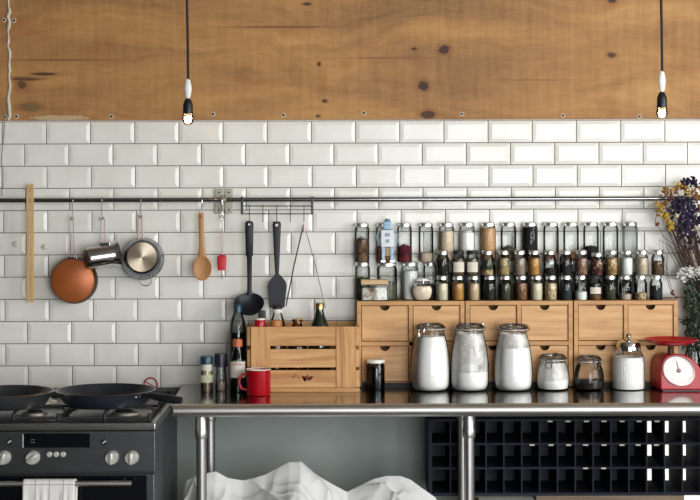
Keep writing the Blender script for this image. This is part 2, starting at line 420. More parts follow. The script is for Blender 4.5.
yp = SY0-0.002
def FX(px, py, y=yp): X, Z = P(px, py, y); return X-ox, Z
a, b = FX(24, 433.5), FX(90, 447.5)
d_ = obj('display', MB().box(a[0], b[0], yp-oy-0.002, yp-oy, b[1], a[1], 0.0008), mat('black_display_glass', (10, 12, 18), 0.12), st)
a2 = FX(33, 441)
obj('display_icon', MB().tube([(a2[0]+u*0.0055, yp-oy-0.0024, a2[1]+v*0.0045) for u, v in ((-1, -1), (1, -1), (1, 1), (-1, 1))], 0.0007, 6, True), mat('pale_digits', (150, 158, 170), 0.5), d_)
a3 = FX(23, 441)
obj('display_edge', MB().box(a3[0]-0.0022, a3[0]+0.0012, yp-oy-0.0025, yp-oy, a3[1]-0.021, a3[1]+0.021, 0.0004), M_lid, d_)
M_knob = mat('pale_steel_knob', (196, 194, 188), 0.32, 0.25)
def knob_mb():
    m = MB(); Mx = R(PI/2, 'X')
    m.lathe([(0, 0), (0.025, 0), (0.025, 0.004), (0.0235, 0.006), (0.0225, 0.022), (0.020, 0.0255), (0, 0.0255)], 32, Mx)
    m.box(-0.006, 0.006, -0.034, -0.02, -0.021, 0.021, 0.003)
    return m.mesh('knob', M_knob)
km = knob_mb()
for px in (-20, 4, 33, 112, 131.7):
    X, Z = FX(px, 457.5); kb = obj('knob', km, None, st, loc=(X, yp-oy, Z)); kb.scale = (0.86, 0.9, 0.86); kb.rotation_euler = (0, {33: 0.9, 4: 0.3}.get(px, 0.05), 0)
for px in (49.5, 56.3, 63.2):
    X, Z = FX(px, 454.3)
    obj('push_button', MB().lathe([(0, 0.006), (0.007, 0.0055), (0.0085, 0.004), (0.0085, 0)], 20, R(PI/2, 'X')), M_knob, st, loc=(X, yp-oy, Z))
for px, py in ((9.2, 442), (104, 442.3)):
    X, Z = FX(px, py)
    ib = obj('ignition_button', MB().lathe([(0, 0.004), (0.008, 0.004), (0.0095, 0.002), (0.0095, 0)], 20, R(PI/2, 'X')), M_black, st, loc=(X, yp-oy, Z))
    obj('spark_mark', MB().box(-0.004, 0.005, -0.0048, -0.004, -0.0012, 0.0012, 0, R(-0.6, 'Y')).box(0.001, 0.0065, -0.0048, -0.004, 0.001, 0.005), M_white, ib)
dr = obj('oven_door', SB(MB(), SX0+0.004, SX1-0.002, SY0-0.006, SY0+0.012, 0.16, 0.706, 0.003), M_pan_el, st)
obj('door_glass', SB(MB(), SX0+0.025, SX1-0.024, SY0-0.009, SY0-0.005, 0.24, 0.703, 0.002), mat('black_oven_glass', (12, 14, 20), 0.08), dr)
yh = SY0-0.05
a, b = P(-30, 483.7, yh), P(131.5, 483.7, yh)
hz = P(60, 483.7, yh)[1]
hd = obj('door_handle', MB().tube([(a[0]-ox, yh-oy, hz), (b[0]-ox, yh-oy, hz)], 0.0085, 16), steel('satin_handle_steel', (214, 212, 208), 0.34), dr)
for xx in (a[0]+0.03, b[0]-0.03):
    obj('handle_mount', MB().tube([(xx-ox, yh-oy, hz), (xx-ox, SY0-0.008-oy, hz)], 0.006, 10), M_darksteel, hd)
obj('warming_drawer', SB(MB(), SX0+0.004, SX1-0.002, SY0-0.004, SY0+0.012, 0.035, 0.152, 0.003), M_pan_el, st)
# burners and grates
for px, py, yy, rr_ in ((35, 416, -0.53, 0.036), (125, 416, -0.53, 0.04), (40, 395, -0.2, 0.036), (118, 395, -0.2, 0.046)):
    X = X_(px, yy, 416) - ox
    bn = obj('burner', MB().lathe([(rr_*1.6, 0), (rr_*1.55, 0.004), (rr_*1.15, 0.007), (rr_*1.05, 0.0135), (rr_*0.9, 0.0145), (0, 0.0145)], 32), steel('burner_ring_steel', (236, 232, 224), 0.4), st, loc=(X, yy-oy, 0.8645))
    obj('burner_cap', MB().lathe([(rr_*0.62, 0.0146), (rr_*0.66, 0.017), (rr_*0.6, 0.019), (0, 0.0195)], 28), M_iron, bn)
for gx0, gx1 in ((SX0+0.025, -0.906), (-0.900, SX1-0.022)):
    m = MB(); gx0 -= ox; gx1 -= ox; y0, y1 = SY0+0.04-oy, SY1-0.045-oy; zz = 0.889; rr_ = 0.0045
    zb = 0.8705
    m.tube([(gx0, y0, zb), (gx1, y0, zb), (gx1, y1, zb), (gx0, y1, zb)], rr_, 8, True)
    for gx in (gx0, (gx0+gx1)/2, gx1):
        for gy in (y0, (y0+y1)/2, y1):
            if gy == (y0+y1)/2 and gx == (gx0+gx1)/2: continue
            m.tube([(gx, gy, 0.865), (gx, gy, 0.885)], rr_*1.2, 8)
    for gy in (y0+0.13, y1-0.13):
        xc_ = (gx0+gx1)/2
        for s_ in (-1, 1):
            ex = gx0 if s_ < 0 else gx1
            m.tube([(ex, gy, zb), (ex+(-s_)*0.012, gy, zz-0.0005), (xc_+s_*0.03, gy, zz-0.0005)], rr_, 8)
        for s_ in (-1, 1):
            m.tube([(xc_, gy+s_*0.13, zb), (xc_, gy+s_*0.115, zz-0.0005), (xc_, gy+s_*0.03, zz-0.0005)], rr_, 8)
    m.tube([(gx0, (y0+y1)/2, zb), (gx1, (y0+y1)/2, zb)], rr_, 8)
    obj('pan_support', m, M_iron, st)

def frying_pan(px, rimr, yy, label, z=0.8935, hgt=0.047, hdir=None, rim_m=None, body_m=None):
    X = X_(px, yy, 390)
    t = thing('frying_pan', label, 'frying pan', (X, yy, z), 0, 'frying pans on the cooker')
    br = rimr*0.76
    obj('pan_body', MB().lathe([(0, 0), (br, 0), (br+0.008, 0.004), (rimr-0.008, hgt*0.7), (rimr, hgt), (rimr-0.0025, hgt), (rimr-0.011, hgt*0.7), (br+0.004, 0.008), (br-0.004, 0.0045), (0, 0.004)], 64), body_m or M_nonstick, t)
    obj('rim', MB().lathe([(rimr-0.0028, hgt), (rimr-0.0012, hgt+0.0016), (rimr+0.001, hgt), (rimr-0.0002, hgt-0.0015)], 64), rim_m or steel('pan_rim_steel', (150, 150, 150), 0.25), t)
    return t
fp = frying_pan(106, 0.157, -0.47, 'large black frying pan at the right, handle reaching over the worktable edge')
# handle
hx0, hz0 = 0.13, 0.040
ex, ez = P(183, 400.5, -0.60); ex -= fp.location.x; ez -= fp.location.z
pts = [(0.118, -0.075, 0.030), (0.15, -0.092, 0.040), (0.19, -0.108, ez+0.006), (ex-0.03, -0.124, ez+0.002), (ex-0.004, -0.13, ez)]
hh = obj('handle', MB().tube(pts, [0.007, 0.010, 0.0125, 0.0135, 0.0105], 14), M_black, fp)
obj('rivet', MB().ball((0.108, -0.104, 0.036), 0.004, 2).ball((0.118, -0.088, 0.036), 0.004, 2), M_chrome, fp)
fp2 = frying_pan(6, 0.150, -0.50, 'frying pan with worn metal rim at the left, handle pointing to the front', rim_m=steel('worn_rim_steel', (190, 186, 176), 0.22), body_m=mat('worn_black_nonstick', (52, 54, 56), 0.3))
obj('handle', MB().tube([(-0.006, -0.138, 0.034), (-0.008, -0.165, 0.040), (-0.010, -0.21, 0.040), (-0.012, -0.25, 0.036)], [0.010, 0.018, 0.021, 0.016], 16), M_black, fp2)

# tea towel on the oven rail
t = NT('checked_tea_towel'); t.b.inputs['Roughness'].default_value = 0.95
sx = t.new('ShaderNodeSeparateXYZ'); t.link(t.tc.outputs['UV'], sx.inputs[0])
def stripe(o, per, wd, off):
    f = t.math('FRACT', t.math('ADD', t.math('DIVIDE', o, per), off))
    return t.math('LESS_THAN', f, wd)
m_ = t.math('MAXIMUM', stripe(sx.outputs[0], 0.27, 0.045, 0.12), stripe(sx.outputs[1], 0.22, 0.06, 0.27))
t.link(t.mix(t.math('MULTIPLY', m_, 0.8), srgb(226, 224, 220), srgb(84, 92, 112)), t.b.inputs['Base Color'])
t.bump(t.noise(t.mapping(), 600, 2), 0.2, 0.0005)
tw = MB(); uvl = tw.bm.loops.layers.uv.new('UVMap')
xa, xb = P(23, 480, yh)[0], P(76.5, 480, yh)[0]
path = []
for i in range(10): path.append((0.014+0.002*i/9, hz-0.24+0.24*i/9))
for i in range(9):
    a = PI*i/8; path.append((0.0125*math.cos(a), hz+0.0125*math.sin(a)))
for i in range(1, 19): path.append((-0.0145-0.004*i/18, hz-0.27*i/18))
nu = 30; grid = []
tot = len(path)-1
for j, (dy, zz) in enumerate(path):
    row = []
    for i in range(nu+1):
        u = i/nu; amp = min(1, abs(zz-hz)/0.05)*0.005
        fold = amp*(math.sin(u*17+j*0.05)+0.5*math.sin(u*31+2))
        sgn = -1 if dy < 0 else 1
        x = xa+(xb-xa)*u + 0.006*math.sin(j*0.3)*(u-0.5) + 0.006*(1-2*u)*min(1, max(0, (hz-zz))/0.08) - 0.003*u*0
        row.append(tw.bm.verts.new((x, yh+dy+sgn*abs(fold)*0.9 + (-0.003 if sgn < 0 else 0.0), zz + 0.004*math.sin(u*9)*(1 if abs(zz-hz) > .2 else 0))))
    grid.append(row)
for j in range(tot):
    for i in range(nu):
        f = tw.bm.faces.new((grid[j][i], grid[j][i+1], grid[j+1][i+1], grid[j+1][i]))
        for lp, (uu, vv) in zip(f.loops, ((i, j), (i+1, j), (i+1, j+1), (i, j+1))): lp[uvl].uv = (uu/nu, vv/tot*2.1)
two = obj('tea_towel', tw, t.m)
sm = two.modifiers.new('thick', 'SOLIDIFY'); sm.thickness = 0.0025; sm.offset = 1
tag(two, 'white tea towel with thin dark check lines hanging over the oven handle', 'tea towel')

# round red-rimmed disc on the tiles behind the pan
X, Z = P(150.5, 384.5, -0.012)
rd = thing('round_sign', 'small round white disc with red rim and bar on the tiles behind the large pan', 'sign', (X, -0.0105, Z))
obj('disc', MB().lathe([(0, 0.001), (0.0225, 0.001), (0.0225, 0)], 32, R(PI/2, 'X')), M_white, rd)
mb = MB().lathe([(0.0195, 0.001), (0.0195, 0.0025), (0.0245, 0.0025), (0.025, 0)], 36, R(PI/2, 'X'))
mb.box(-0.021, 0.021, -0.0022, -0.001, -0.0018, 0.0018, 0, R(0.5, 'Y'))
obj('red_ring', mb, mat('red_print', (178, 34, 48), 0.5), rd)

# ------------------------------------------------------------------ RAIL
YR = -0.05
M_rail = steel('blackened_rail_steel', (150, 150, 152), 0.16, (1, 30, 30))
zr = Z_(199.4, YR)
rl = thing('hanging_rail', 'long dark steel rail running across the tiles on a riveted bracket', 'rail', (0, YR, zr))
obj('bar', MB().tube([(-1.35, 0, 0), (1.3, 0, 0)], 0.0078, 18), M_rail, rl)
M_plate = mat('aged_zinc_plate', (168, 164, 148), 0.45, 0.5, 0.12, 30)
for k, pxs in enumerate(((215, 223), (225, 233))):
    xa, zt = P(pxs[0], 189, -0.012); xb, zb = P(pxs[1], 213.5, -0.012)
    bp = obj('bracket_plate', MB().box(xa, xb, 0.034, 0.0385, zb-zr, zt-zr, 0.001), M_plate, rl)
    for py in (192.5, 210):
        X, Z = P((pxs[0]+pxs[1])/2, py, -0.014)
        obj('bolt', MB().ball((X, 0.0335, Z-zr), 0.0032, 2, (1, 0.6, 1)), M_hole, bp)
X, _ = P(224, 200, YR)
obj('bracket_arm', MB().box(X-0.006, X+0.006, 0.0, 0.037, -0.012, 0.012, 0.002).lathe([(0.0078, -0.008), (0.011, -0.008), (0.011, 0.008), (0.0078, 0.008)], 20, T((X, 0, 0)) @ R(PI/2, 'Y')), M_plate, rl)
for xx in (-1.32, 1.27):
    obj('end_mount', MB().tube([(xx, 0, 0), (xx, 0.039, 0)], 0.006, 12), M_plate, rl)

def s_hook(px, py_bot, label):
    X, Z = P(px, py_bot, YR)
    t = MB(); h = zr - Z
    rt = 0.0102; pts = []
    for i in range(9):
        a = PI*1.05 - PI*1.05*i/8; pts.append((0, -rt*math.cos(a)*-1*-1, rt*math.sin(a)))
    pts = [(0, math.cos(a)*rt, math.sin(a)*rt) for a in [(-0.15+1.15*i/8)*PI for i in range(9)]]
    pts = [(0.002, -p[1]*-1, p[2]) for p in pts]
    # over the bar from the wall side to the front, then down with a slight lean
    pts.append((0.004, -rt, -0.012)); 
    for k in (0.4, 0.7): pts.append((0.002, -rt+0.002*k, -h*k))
    rb = 0.006
    for i in range(7):
        a = PI + PI*1.2*i/6; pts.append((rb*math.cos(a)*-1-0.0*rb, -rt+0.004+0.003*math.sin(a), -h+0.0+rb*math.sin(a)+rb*0.5))
    t.tube(pts, 0.0019, 8)
    o = obj('s_hook', t, M_chrome, None, loc=(X, YR, zr)); tag(o, label, 'hook', 'metal s-hooks on the rail'); return o
s_hook(72.5, 219, 'metal S-hook holding the copper-based pan')
s_hook(101.5, 219, 'metal S-hook holding the small polished pot')
s_hook(140.5, 217, 'metal S-hook holding the steel saucepan seen from below')
s_hook(201.5, 214, 'metal S-hook holding the wooden spoon')
s_hook(221.5, 217, 'metal S-hook at the rail bracket holding the red brush')

# loop handles as thin wire
def wire_loop(parent, x, y, z0, z1, wd, r=0.0021, m=None, name='wire_handle', wtop=None):
    wt = wtop or wd*0.5
    pts = [(x-wd, y, z0), (x-wd*0.8, y, z0+(z1-z0)*0.4), (x-wt, y, z1-wt)]
    for i in range(7):
        a = PI - PI*i/6; pts.append((x+wt*math.cos(a), y, z1-wt+wt*math.sin(a)))
    pts += [(x+wd*0.8, y, z0+(z1-z0)*0.4), (x+wd, y, z0)]
    return obj(name, MB().tube(pts, r, 8), m or M_wire, parent)
M_wire = mat('pinkish_wire', (176, 158, 152), 0.35, 0.4)

# copper-based pan
YI = -0.062
X, Z = P(73.5, 280.5, YI); s_ = S(YI); Rr = 23.8*s_
cp = thing('copper_pan', 'round shallow pan with copper-coloured base and black rim hanging from rail', 'pan', (X, YI, Z))
Mx = R(PI/2, 'X')   # local z -> -y (towards camera)
obj('pan_body', MB().lathe([(Rr*0.86, 0.018), (Rr*0.95, 0.010), (Rr, -0.018), (Rr*0.985, -0.018), (Rr*0.93, 0.006), (Rr*0.86, 0.014), (0, 0.014)], 56, Mx), mat('dark_rim_enamel', (40, 28, 24), 0.35), cp)
obj('base', MB().lathe([(0, 0.0195), (Rr*0.84, 0.0195), (Rr*0.895, 0.0165), (Rr*0.93, 0.010), (0, 0.012)], 56, Mx), mat('copper_orange_enamel', (176, 96, 48), 0.38, 0.25, 0.08, 14), cp)
wire_loop(cp, -1.5*s_, 0.0, Rr*0.93, P(72, 219, YI)[1]-Z+0.004, 0.011, wtop=0.006)
obj('handle_bracket', MB().box(-0.018, 0.013, -0.008, 0.004, Rr*0.90, Rr*1.0, 0.002).tube([(-0.02, -0.006, Rr*0.84), (-0.012, -0.006, Rr*1.02)], 0.002).tube([(0.012, -0.006, Rr*0.84), (0.006, -0.006, Rr*1.02)], 0.002), M_chrome, cp)

# small polished pot lying sideways on its handle
X, Z = P(104, 256, YI-0.02)
sp = thing('milk_pot', 'small polished steel pot hanging sideways between copper pan and saucepan', 'pot', (X, YI-0.024, Z))
Mp = R(math.radians(-8), 'Y') @ R(math.radians(22), 'Z') @ R(PI/2, 'Y')   # axis to the right, slightly to wall
r1 = 0.037
obj('pot_body', MB().lathe([(0, -0.060), (r1*0.9, -0.060), (r1, -0.052), (r1, 0.02), (r1*1.08, 0.036), (r1*1.26, 0.049), (r1*1.22, 0.0495), (r1*1.03, 0.037), (r1*0.95, 0.02), (r1*0.95, -0.05), (0, -0.052)], 44, Mp), M_chrome, sp)
obj('base_disc', MB().lathe([(0, -0.0635), (r1*0.82, -0.0635), (r1*0.86, -0.0600)], 40, Mp), mat('dark_copper_base', (92, 58, 42), 0.3, 0.6), sp)
obj('handle_collar', MB().box(-0.012, 0.022, -0.006, 0.010, 0.030, 0.046, 0.002), M_chrome, sp)
wire_loop(sp, -0.004, 0.012, 0.04, P(101.5, 219, YI)[1]-Z+0.004, 0.010, wtop=0.0055)
# saucepan from below
X, Z = P(143, 258, YI)
sc_ = thing('saucepan', 'steel saucepan hanging with its round base facing out, rightmost of hanging pans', 'saucepan', (X, YI-0.012, Z))
Mq = R(math.radians(5), 'Z') @ R(math.radians(-7), 'X') @ R(PI/2, 'X')
R0 = 20.6*s_
obj('pan_body', MB().lathe([(15.2*s_, 0.046), (16.8*s_, 0.040), (R0*0.93, 0.002), (R0, -0.022), (R0*1.04, -0.030), (R0*0.99, -0.030), (R0*0.88, 0.0), (15*s_, 0.036), (0, 0.038)], 56, Mq), steel('smoky_steel', (112, 118, 128), 0.14, (4, 4, 4)), sc_)
t = NT('spun_base_steel'); t.b.inputs['Metallic'].default_value = 1; t.b.inputs['Roughness'].default_value = 0.3
t.b.inputs['Anisotropic'].default_value = 0.8; tg = t.new('ShaderNodeTangent', direction_type='RADIAL', axis='Y'); t.link(tg.outputs[0], t.b.inputs['Tangent'])
t.link(t.ramp(t.noise(t.mapping(), 12), [(0.3, srgb(140, 126, 108)), (0.7, srgb(176, 164, 146))]), t.b.inputs['Base Color'])
obj('base_disc', MB().lathe([(0, 0.0478), (14.6*s_, 0.0478), (15.2*s_, 0.046), (15.2*s_, 0.043), (0, 0.043)], 48, Mq), t.m, sc_)
wire_loop(sc_, -0.007, 0.004, R0*0.80, P(140.5, 217, YI)[1]-Z+0.003, 0.0085, r=0.0030, wtop=0.006)
obj('ring_handle', MB().tube([(0.008+0.020*math.cos(a), 0.014, -R0*1.10+0.020*math.sin(a)*0.9) for a in [PI*2*i/24 for i in range(24)]], 0.0016, 8, True), M_chrome, sc_)

# wooden tongs hooked over the rail
YT = YR - 0.014
M_pale = wood('pale_beech', (214, 182, 128), (178, 140, 88), 'z')
x0, z0 = P(26.5, 184, YT); x1, z1 = P(34, 302, YT)
wt = thing('wooden_tongs', 'long pale wooden tongs hanging upright at the far left of the rail', 'tongs', ((x0+x1)/2, YT, z1))
wd = (x1-x0)/2; H = z0-z1
obj('arm', MB().box(-wd, -0.0012, -0.006, 0.000, 0, H-0.002, 0.0015), M_pale, wt)
obj('arm', MB().box(0.0012, wd, -0.004, 0.002, 0, H, 0.0015), M_pale, wt)
obj('hinge_block', MB().box(-wd*0.7, wd*0.7, 0.0, 0.0055, H-0.028, H-0.008, 0.001), M_pale, wt)
obj('rail_clip', MB().tube([(0, 0.003, H-0.02), (0, 0.024, H-0.03), (0, 0.0255, H-0.05)], 0.0015, 8), M_chrome, wt)

# wooden spoon
YS = -0.064
X, Z = P(202.5, 268, YS); s_ = S(YS)
ws = thing('wooden_spoon', 'wooden spoon with a shallow bowl hanging from the rail', 'spoon', (X, YS, Z))
M_sp = wood('olive_wood', (198, 150, 98), (150, 98, 54), 'z', 1.2)
a_, b_ = 9.4*s_, 12.6*s_
mb = MB().lathe([(0, -0.004), (a_*0.6, -0.002), (a_*0.95, 0.006), (a_, 0.011), (a_*0.94, 0.012), (a_*0.6, 0.006), (0, 0.0035)], 36, R(PI/2, 'X') , sx=1.0, sy=b_/a_)
top = P(201, 213, YS)[1]-Z; tx = -1.2*s_
mb.loft([(0, -0.006, b_*0.80, 4.4*s_, 0.005), (-0.3*s_, -0.006, b_*1.15, 3.6*s_, 0.005), (tx*0.5, -0.004, b_*1.7, 2.7*s_, 0.0045), (tx*0.8, -0.003, top*0.75, 2.6*s_, 0.0042), (tx, -0.002, top-0.006, 2.8*s_, 0.004), (tx, -0.002, top, 1.6*s_, 0.003)], 16)
obj('bowl_and_handle', mb, M_sp, ws)
obj('hanging_hole', MB().lathe([(0, 0.0005), (0.0022, 0.0005), (0.0022, 0)], 14, T((tx, -0.0065, top-0.012)) @ R(PI/2, 'X'), sy=1.8), M_hole, ws)

# red brush on wire
X, Z = P(221.8, 262.5, YS)
rb = thing('pastry_brush', 'small red silicone brush on a thin wire handle hanging below the rail bracket', 'brush', (X, YS, Z))
obj('head', MB().loft([(0, 0, -7.8*s_, 4.0*s_, 0.006), (0, 0, 2*s_, 4.7*s_, 0.007), (0, 0, 6*s_, 4.5*s_, 0.007), (0, 0, 7.8*s_, 2.2*s_, 0.004)], 20, power=4), mat('red_silicone', (196, 28, 46), 0.45), rb)
tz = P(221.8, 216, YS)[1]-Z
obj('wire_handle', MB().tube([(0, 0, 7*s_), (-0.001, 0, 0.06), (-0.003, 0, 0.085), (0, 0, 0.105), (0.003, 0, 0.12), (0, 0, tz-0.018)], 0.0015, 8).tube([(0.003, 0, 7*s_), (0.005, 0, 0.07), (0.002, 0, tz-0.02)], 0.0011, 8).tube([(0.007*math.cos(a), 0, tz-0.008+0.009*math.sin(a)) for a in [2*PI*i/16 for i in range(16)]], 0.0013, 8, True), M_wire, rb)
obj('tip_pin', MB().tube([(0, 0, -7.5*s_), (0, 0, -16.5*s_)], 0.0014, 8), M_darksteel, rb)

# utensil rack hung on the rail
YK = YR - 0.013
ur = thing('utensil_rack', 'flat black wire rack with five small hooks hung on the rail', 'rack', (X_(277, YK), YK, Z_(205, YK)))
kx, kz = ur.location.x, ur.location.z
K = lambda px, py: (P(px, py, YK)[0]-kx, P(px, py, YK)[1]-kz)
M_rk = mat('dark_rack_metal', (58, 60, 66), 0.35, 0.6)
for px in (242, 312.2):
    a = K(px, 197.5); b = K(px, 214.5)
    obj('end_bracket', MB().box(a[0]-0.0042, a[0]+0.0042, -0.003, 0.003, b[1], zr-kz+0.0108, 0.001).box(a[0]-0.0042, a[0]+0.0042, -0.001, 0.024, zr-kz+0.0084, zr-kz+0.0108, 0.0006), M_rk, ur)
for py in (206, 213.8):
    a = K(242, py); b = K(312, py)
    obj('cross_bar', MB().tube([(a[0], 0, a[1]), (b[0], 0, b[1])], 0.0018, 10), M_rk, ur)
for px in (249.5, 263, 276.8, 290.3, 304):
    a = K(px, 205); b = K(px, 222)
    obj('hook', MB().tube([(a[0], 0.001, a[1]), (a[0], -0.003, a[1]-0.005), (b[0], -0.004, b[1]+0.004), (b[0], -0.007, b[1]), (b[0], -0.012, b[1]+0.001), (b[0], -0.0135, b[1]+0.006)], 0.0013, 8), M_rk, ur)

# ladle
YL = YK - 0.008
s_ = S(YL); X, Z = P(249.5, 303, YL)
ld = thing('ladle', 'black plastic ladle hanging from the rack', 'ladle', (X, YL, Z))
top = P(249.5, 221, YL)[1]-Z
M_uten = mat('matt_black_nylon', (15, 21, 29), 0.5)
mb = MB().loft([(0, 0.004, 8*s_, 3.0*s_, 0.004), (0, 0.004, 14*s_, 2.2*s_, 0.0035), (0, 0.003, 46*s_, 2.6*s_, 0.0035), (0, 0.001, 48*s_, 3.7*s_, 0.005), (0, 0.001, top-12*s_, 4.1*s_, 0.0055), (0, 0.001, top-2*s_, 4.3*s_, 0.005), (0, 0.001, top, 2.6*s_, 0.004)], 18, power=2.6)
obj('handle', mb, M_uten, ld)
rb_ = 15.2*s_
obj('bowl', MB().lathe([(0, -rb_*0.62), (rb_*0.4, -rb_*0.56), (rb_*0.75, -rb_*0.36), (rb_*0.95, -rb_*0.1), (rb_, 0.004), (rb_*0.96, 0.004), (rb_*0.72, -rb_*0.30), (0, -rb_*0.56)], 40, T((0, -0.026, -0.001)) @ R(math.radians(38), 'X')), M_uten, ld)
obj('hole_rim', MB().lathe([(0, 0.001), (0.0035, 0.001), (0.0035, 0)], 16, T((0, -0.0048, top-3.4*s_)) @ R(PI/2, 'X')), M_white, ld)
# turner
X, Z = P(277, 290, YL)
sv = thing('spatula', 'black plastic spatula with angled blade hanging right of the ladle', 'spatula', (X, YL, Z))
top = P(277, 221.5, YL)[1]-Z
mb = MB().loft([(0, 0.001, 14*s_, 1.8*s_, 0.003), (0, 0.001, 24*s_, 2.4*s_, 0.0035), (0, 0.001, 46*s_, 3.4*s_, 0.0045), (0, 0.001, top-3*s_, 4.3*s_, 0.005), (0, 0.001, top, 3.6*s_, 0.004)], 18, power=3.5)
obj('handle', mb, M_uten, sv)
bl = [(-1.8, 16), (-3.5, 14), (-8.6, 8), (-9.6, 3), (-8.0, -17.5), (7.4, -17.5), (9.8, 4), (8.8, 8), (4.6, 14), (1.8, 16)]
mb = MB().prism([(x*s_, z*s_) for x, z in bl], -0.002, 0.002)
obj('blade', mb, M_uten, sv, False)
obj('hole_rim', MB().lathe([(0, 0.001), (0.0045, 0.001), (0.0045, 0)], 16, T((0, -0.0048, top-3.6*s_)) @ R(PI/2, 'X')), M_white, sv)
# thin tongs
X, Z = P(304, 224, YL)
tg_ = thing('steel_tongs', 'thin open steel tongs hanging as a narrow upside-down V', 'tongs', (X, YL, Z))
for px, py, m_, w_ in ((286, 306, M_iron, 0.0022), (325.5, 308, M_darksteel, 0.0014)):
    a = P(px, py, YL); s0_ = -1 if px < 304 else 1
    obj('arm', MB().tube([(s0_*0.001, 0, -0.003), (s0_*0.006, 0, -0.02), ((a[0]-X)*0.5+s0_*0.003, 0, (a[1]-Z)*0.5), (a[0]-X, 0, a[1]-Z)], w_, 8), m_, tg_)
obj('spring_head', MB().loft([(0, 0, -0.026, 0.007, 0.003), (0, 0, -0.012, 0.006, 0.004), (0, 0, -0.001, 0.003, 0.003)], 12), M_wire, tg_)

# suction hooks, faint on the tiles
for px, py, lb in ((15.5, 244, 'small clear suction disc on the tiles left of the wooden tongs'), (44.5, 247, 'small clear greenish suction disc on the tiles right of the wooden tongs')):
    X, Z = P(px, py, -0.011)
    o = obj('suction_disc', MB().lathe([(0, 0.006), (0.003, 0.006), (0.004, 0.003), (0.009, 0.002), (0.0105, 0)], 24, R(PI/2, 'X')), mat('milky_plastic', (206, 208, 190), 0.3), loc=(X, -0.0096, Z)); tag(o, lb, 'suction hook', 'clear suction discs on the tiles')
# thin cord down the wall at far left
a = P(4.5, 120, -0.02); b = P(2, 196, -0.014)
o = obj('thin_cord', MB().tube([(a[0]-0.002, -0.0215, a[1]+0.03), (a[0], -0.0215, a[1]), (a[0]-0.002, -0.013, a[1]-0.03), (b[0]-0.001, -0.013, (a[1]+b[1])/2), (b[0], -0.013, b[1])], 0.0012, 6), mat('grey_cord', (120, 116, 108), 0.7))
tag(o, 'thin grey cord running down the tiles from the plywood joint at far left', 'cord')

# ------------------------------------------------------------------ PENDANT BULBS
t = NT('warm_glowing_filament'); t.b.inputs['Emission Color'].default_value = (1, 0.55, 0.30, 1); t.b.inputs['Emission Strength'].default_value = 9; M_fil = t.m
def pendant(px, py_plug0, py_plug1, py_s1, py_b1, label):
    yy = -0.55; s_ = S(yy)
    X, Zb = P(px, py_b1, yy)
    t = thing('pendant_lamp', label, 'lamp', (X, yy, Zb), 0, 'bare bulbs on black cords')
    z = lambda py: P(px, py, yy)[1]-Zb
    zp0, zp1, zs = z(py_plug0), z(py_plug1), z(py_s1)
    obj('cord', MB().tube([(0.001, 0, zp0-0.002), (0.0, 0, zp0+0.12), (-0.003, 0, zp0+0.3), (-0.004, 0, ZT-Zb-0.02)], 0.0042, 10), mat('braided_black_cord', (36, 30, 32), 0.7, 0, 0.2, 300, 0.5), t)
    obj('ceiling_rose', MB().lathe([(0, -0.025), (0.02, -0.022), (0.045, 0), (0, 0)], 24, T((-0.004, 0, ZT-Zb))), M_black, t)
    obj('cord_switch', MB().loft([(0, 0, zp1, 0.004, 0.004), (0, 0, zp1+0.006, 0.0085, 0.006), (0, 0, (zp0+zp1)/2, 0.0125, 0.008), (0, 0, zp0-0.006, 0.0085, 0.006), (0, 0, zp0, 0.004, 0.004)], 18), M_white, t)
    obj('socket', MB().lathe([(0, zp1+0.001), (0.006, zp1), (0.011, zp1-0.006), (0.0155, zp1-0.020), (0.0158, zs+0.006), (0.0165, zs), (0.012, zs), (0, zs)], 28), M_black, t)
    rb = 0.0188; cz = rb
    bu = obj('bulb', MB().lathe([(0, 0), (rb*0.5, rb*0.13), (rb*0.86, rb*0.5), (rb, rb), (rb*0.95, rb*1.35), (rb*0.8, zs+0.001)], 28), glass('bulb_glass', (255, 246, 236), (235, 210, 190)), t)
    obj('filament', MB().ball((0, 0, rb*1.0), 0.0105, 2, (1, 1, 1.3)), M_fil, bu)
    l = bpy.data.lights.new('bulb_light', 'POINT'); l.energy = 0.35; l.color = (1, 0.7, 0.45); l.shadow_soft_size = 0.016
    lo = bpy.data.objects.new('bulb_light', l); COL.objects.link(lo); lo.parent = t; lo.location = (0, 0, rb*1.05)
    return t
pendant(188, 79, 98.5, 114, 125.5, 'bare glowing bulb hanging at the left above the pans')
pendant(662, 71, 92, 108, 119.5, 'bare glowing bulb hanging at the right above the dried flowers')

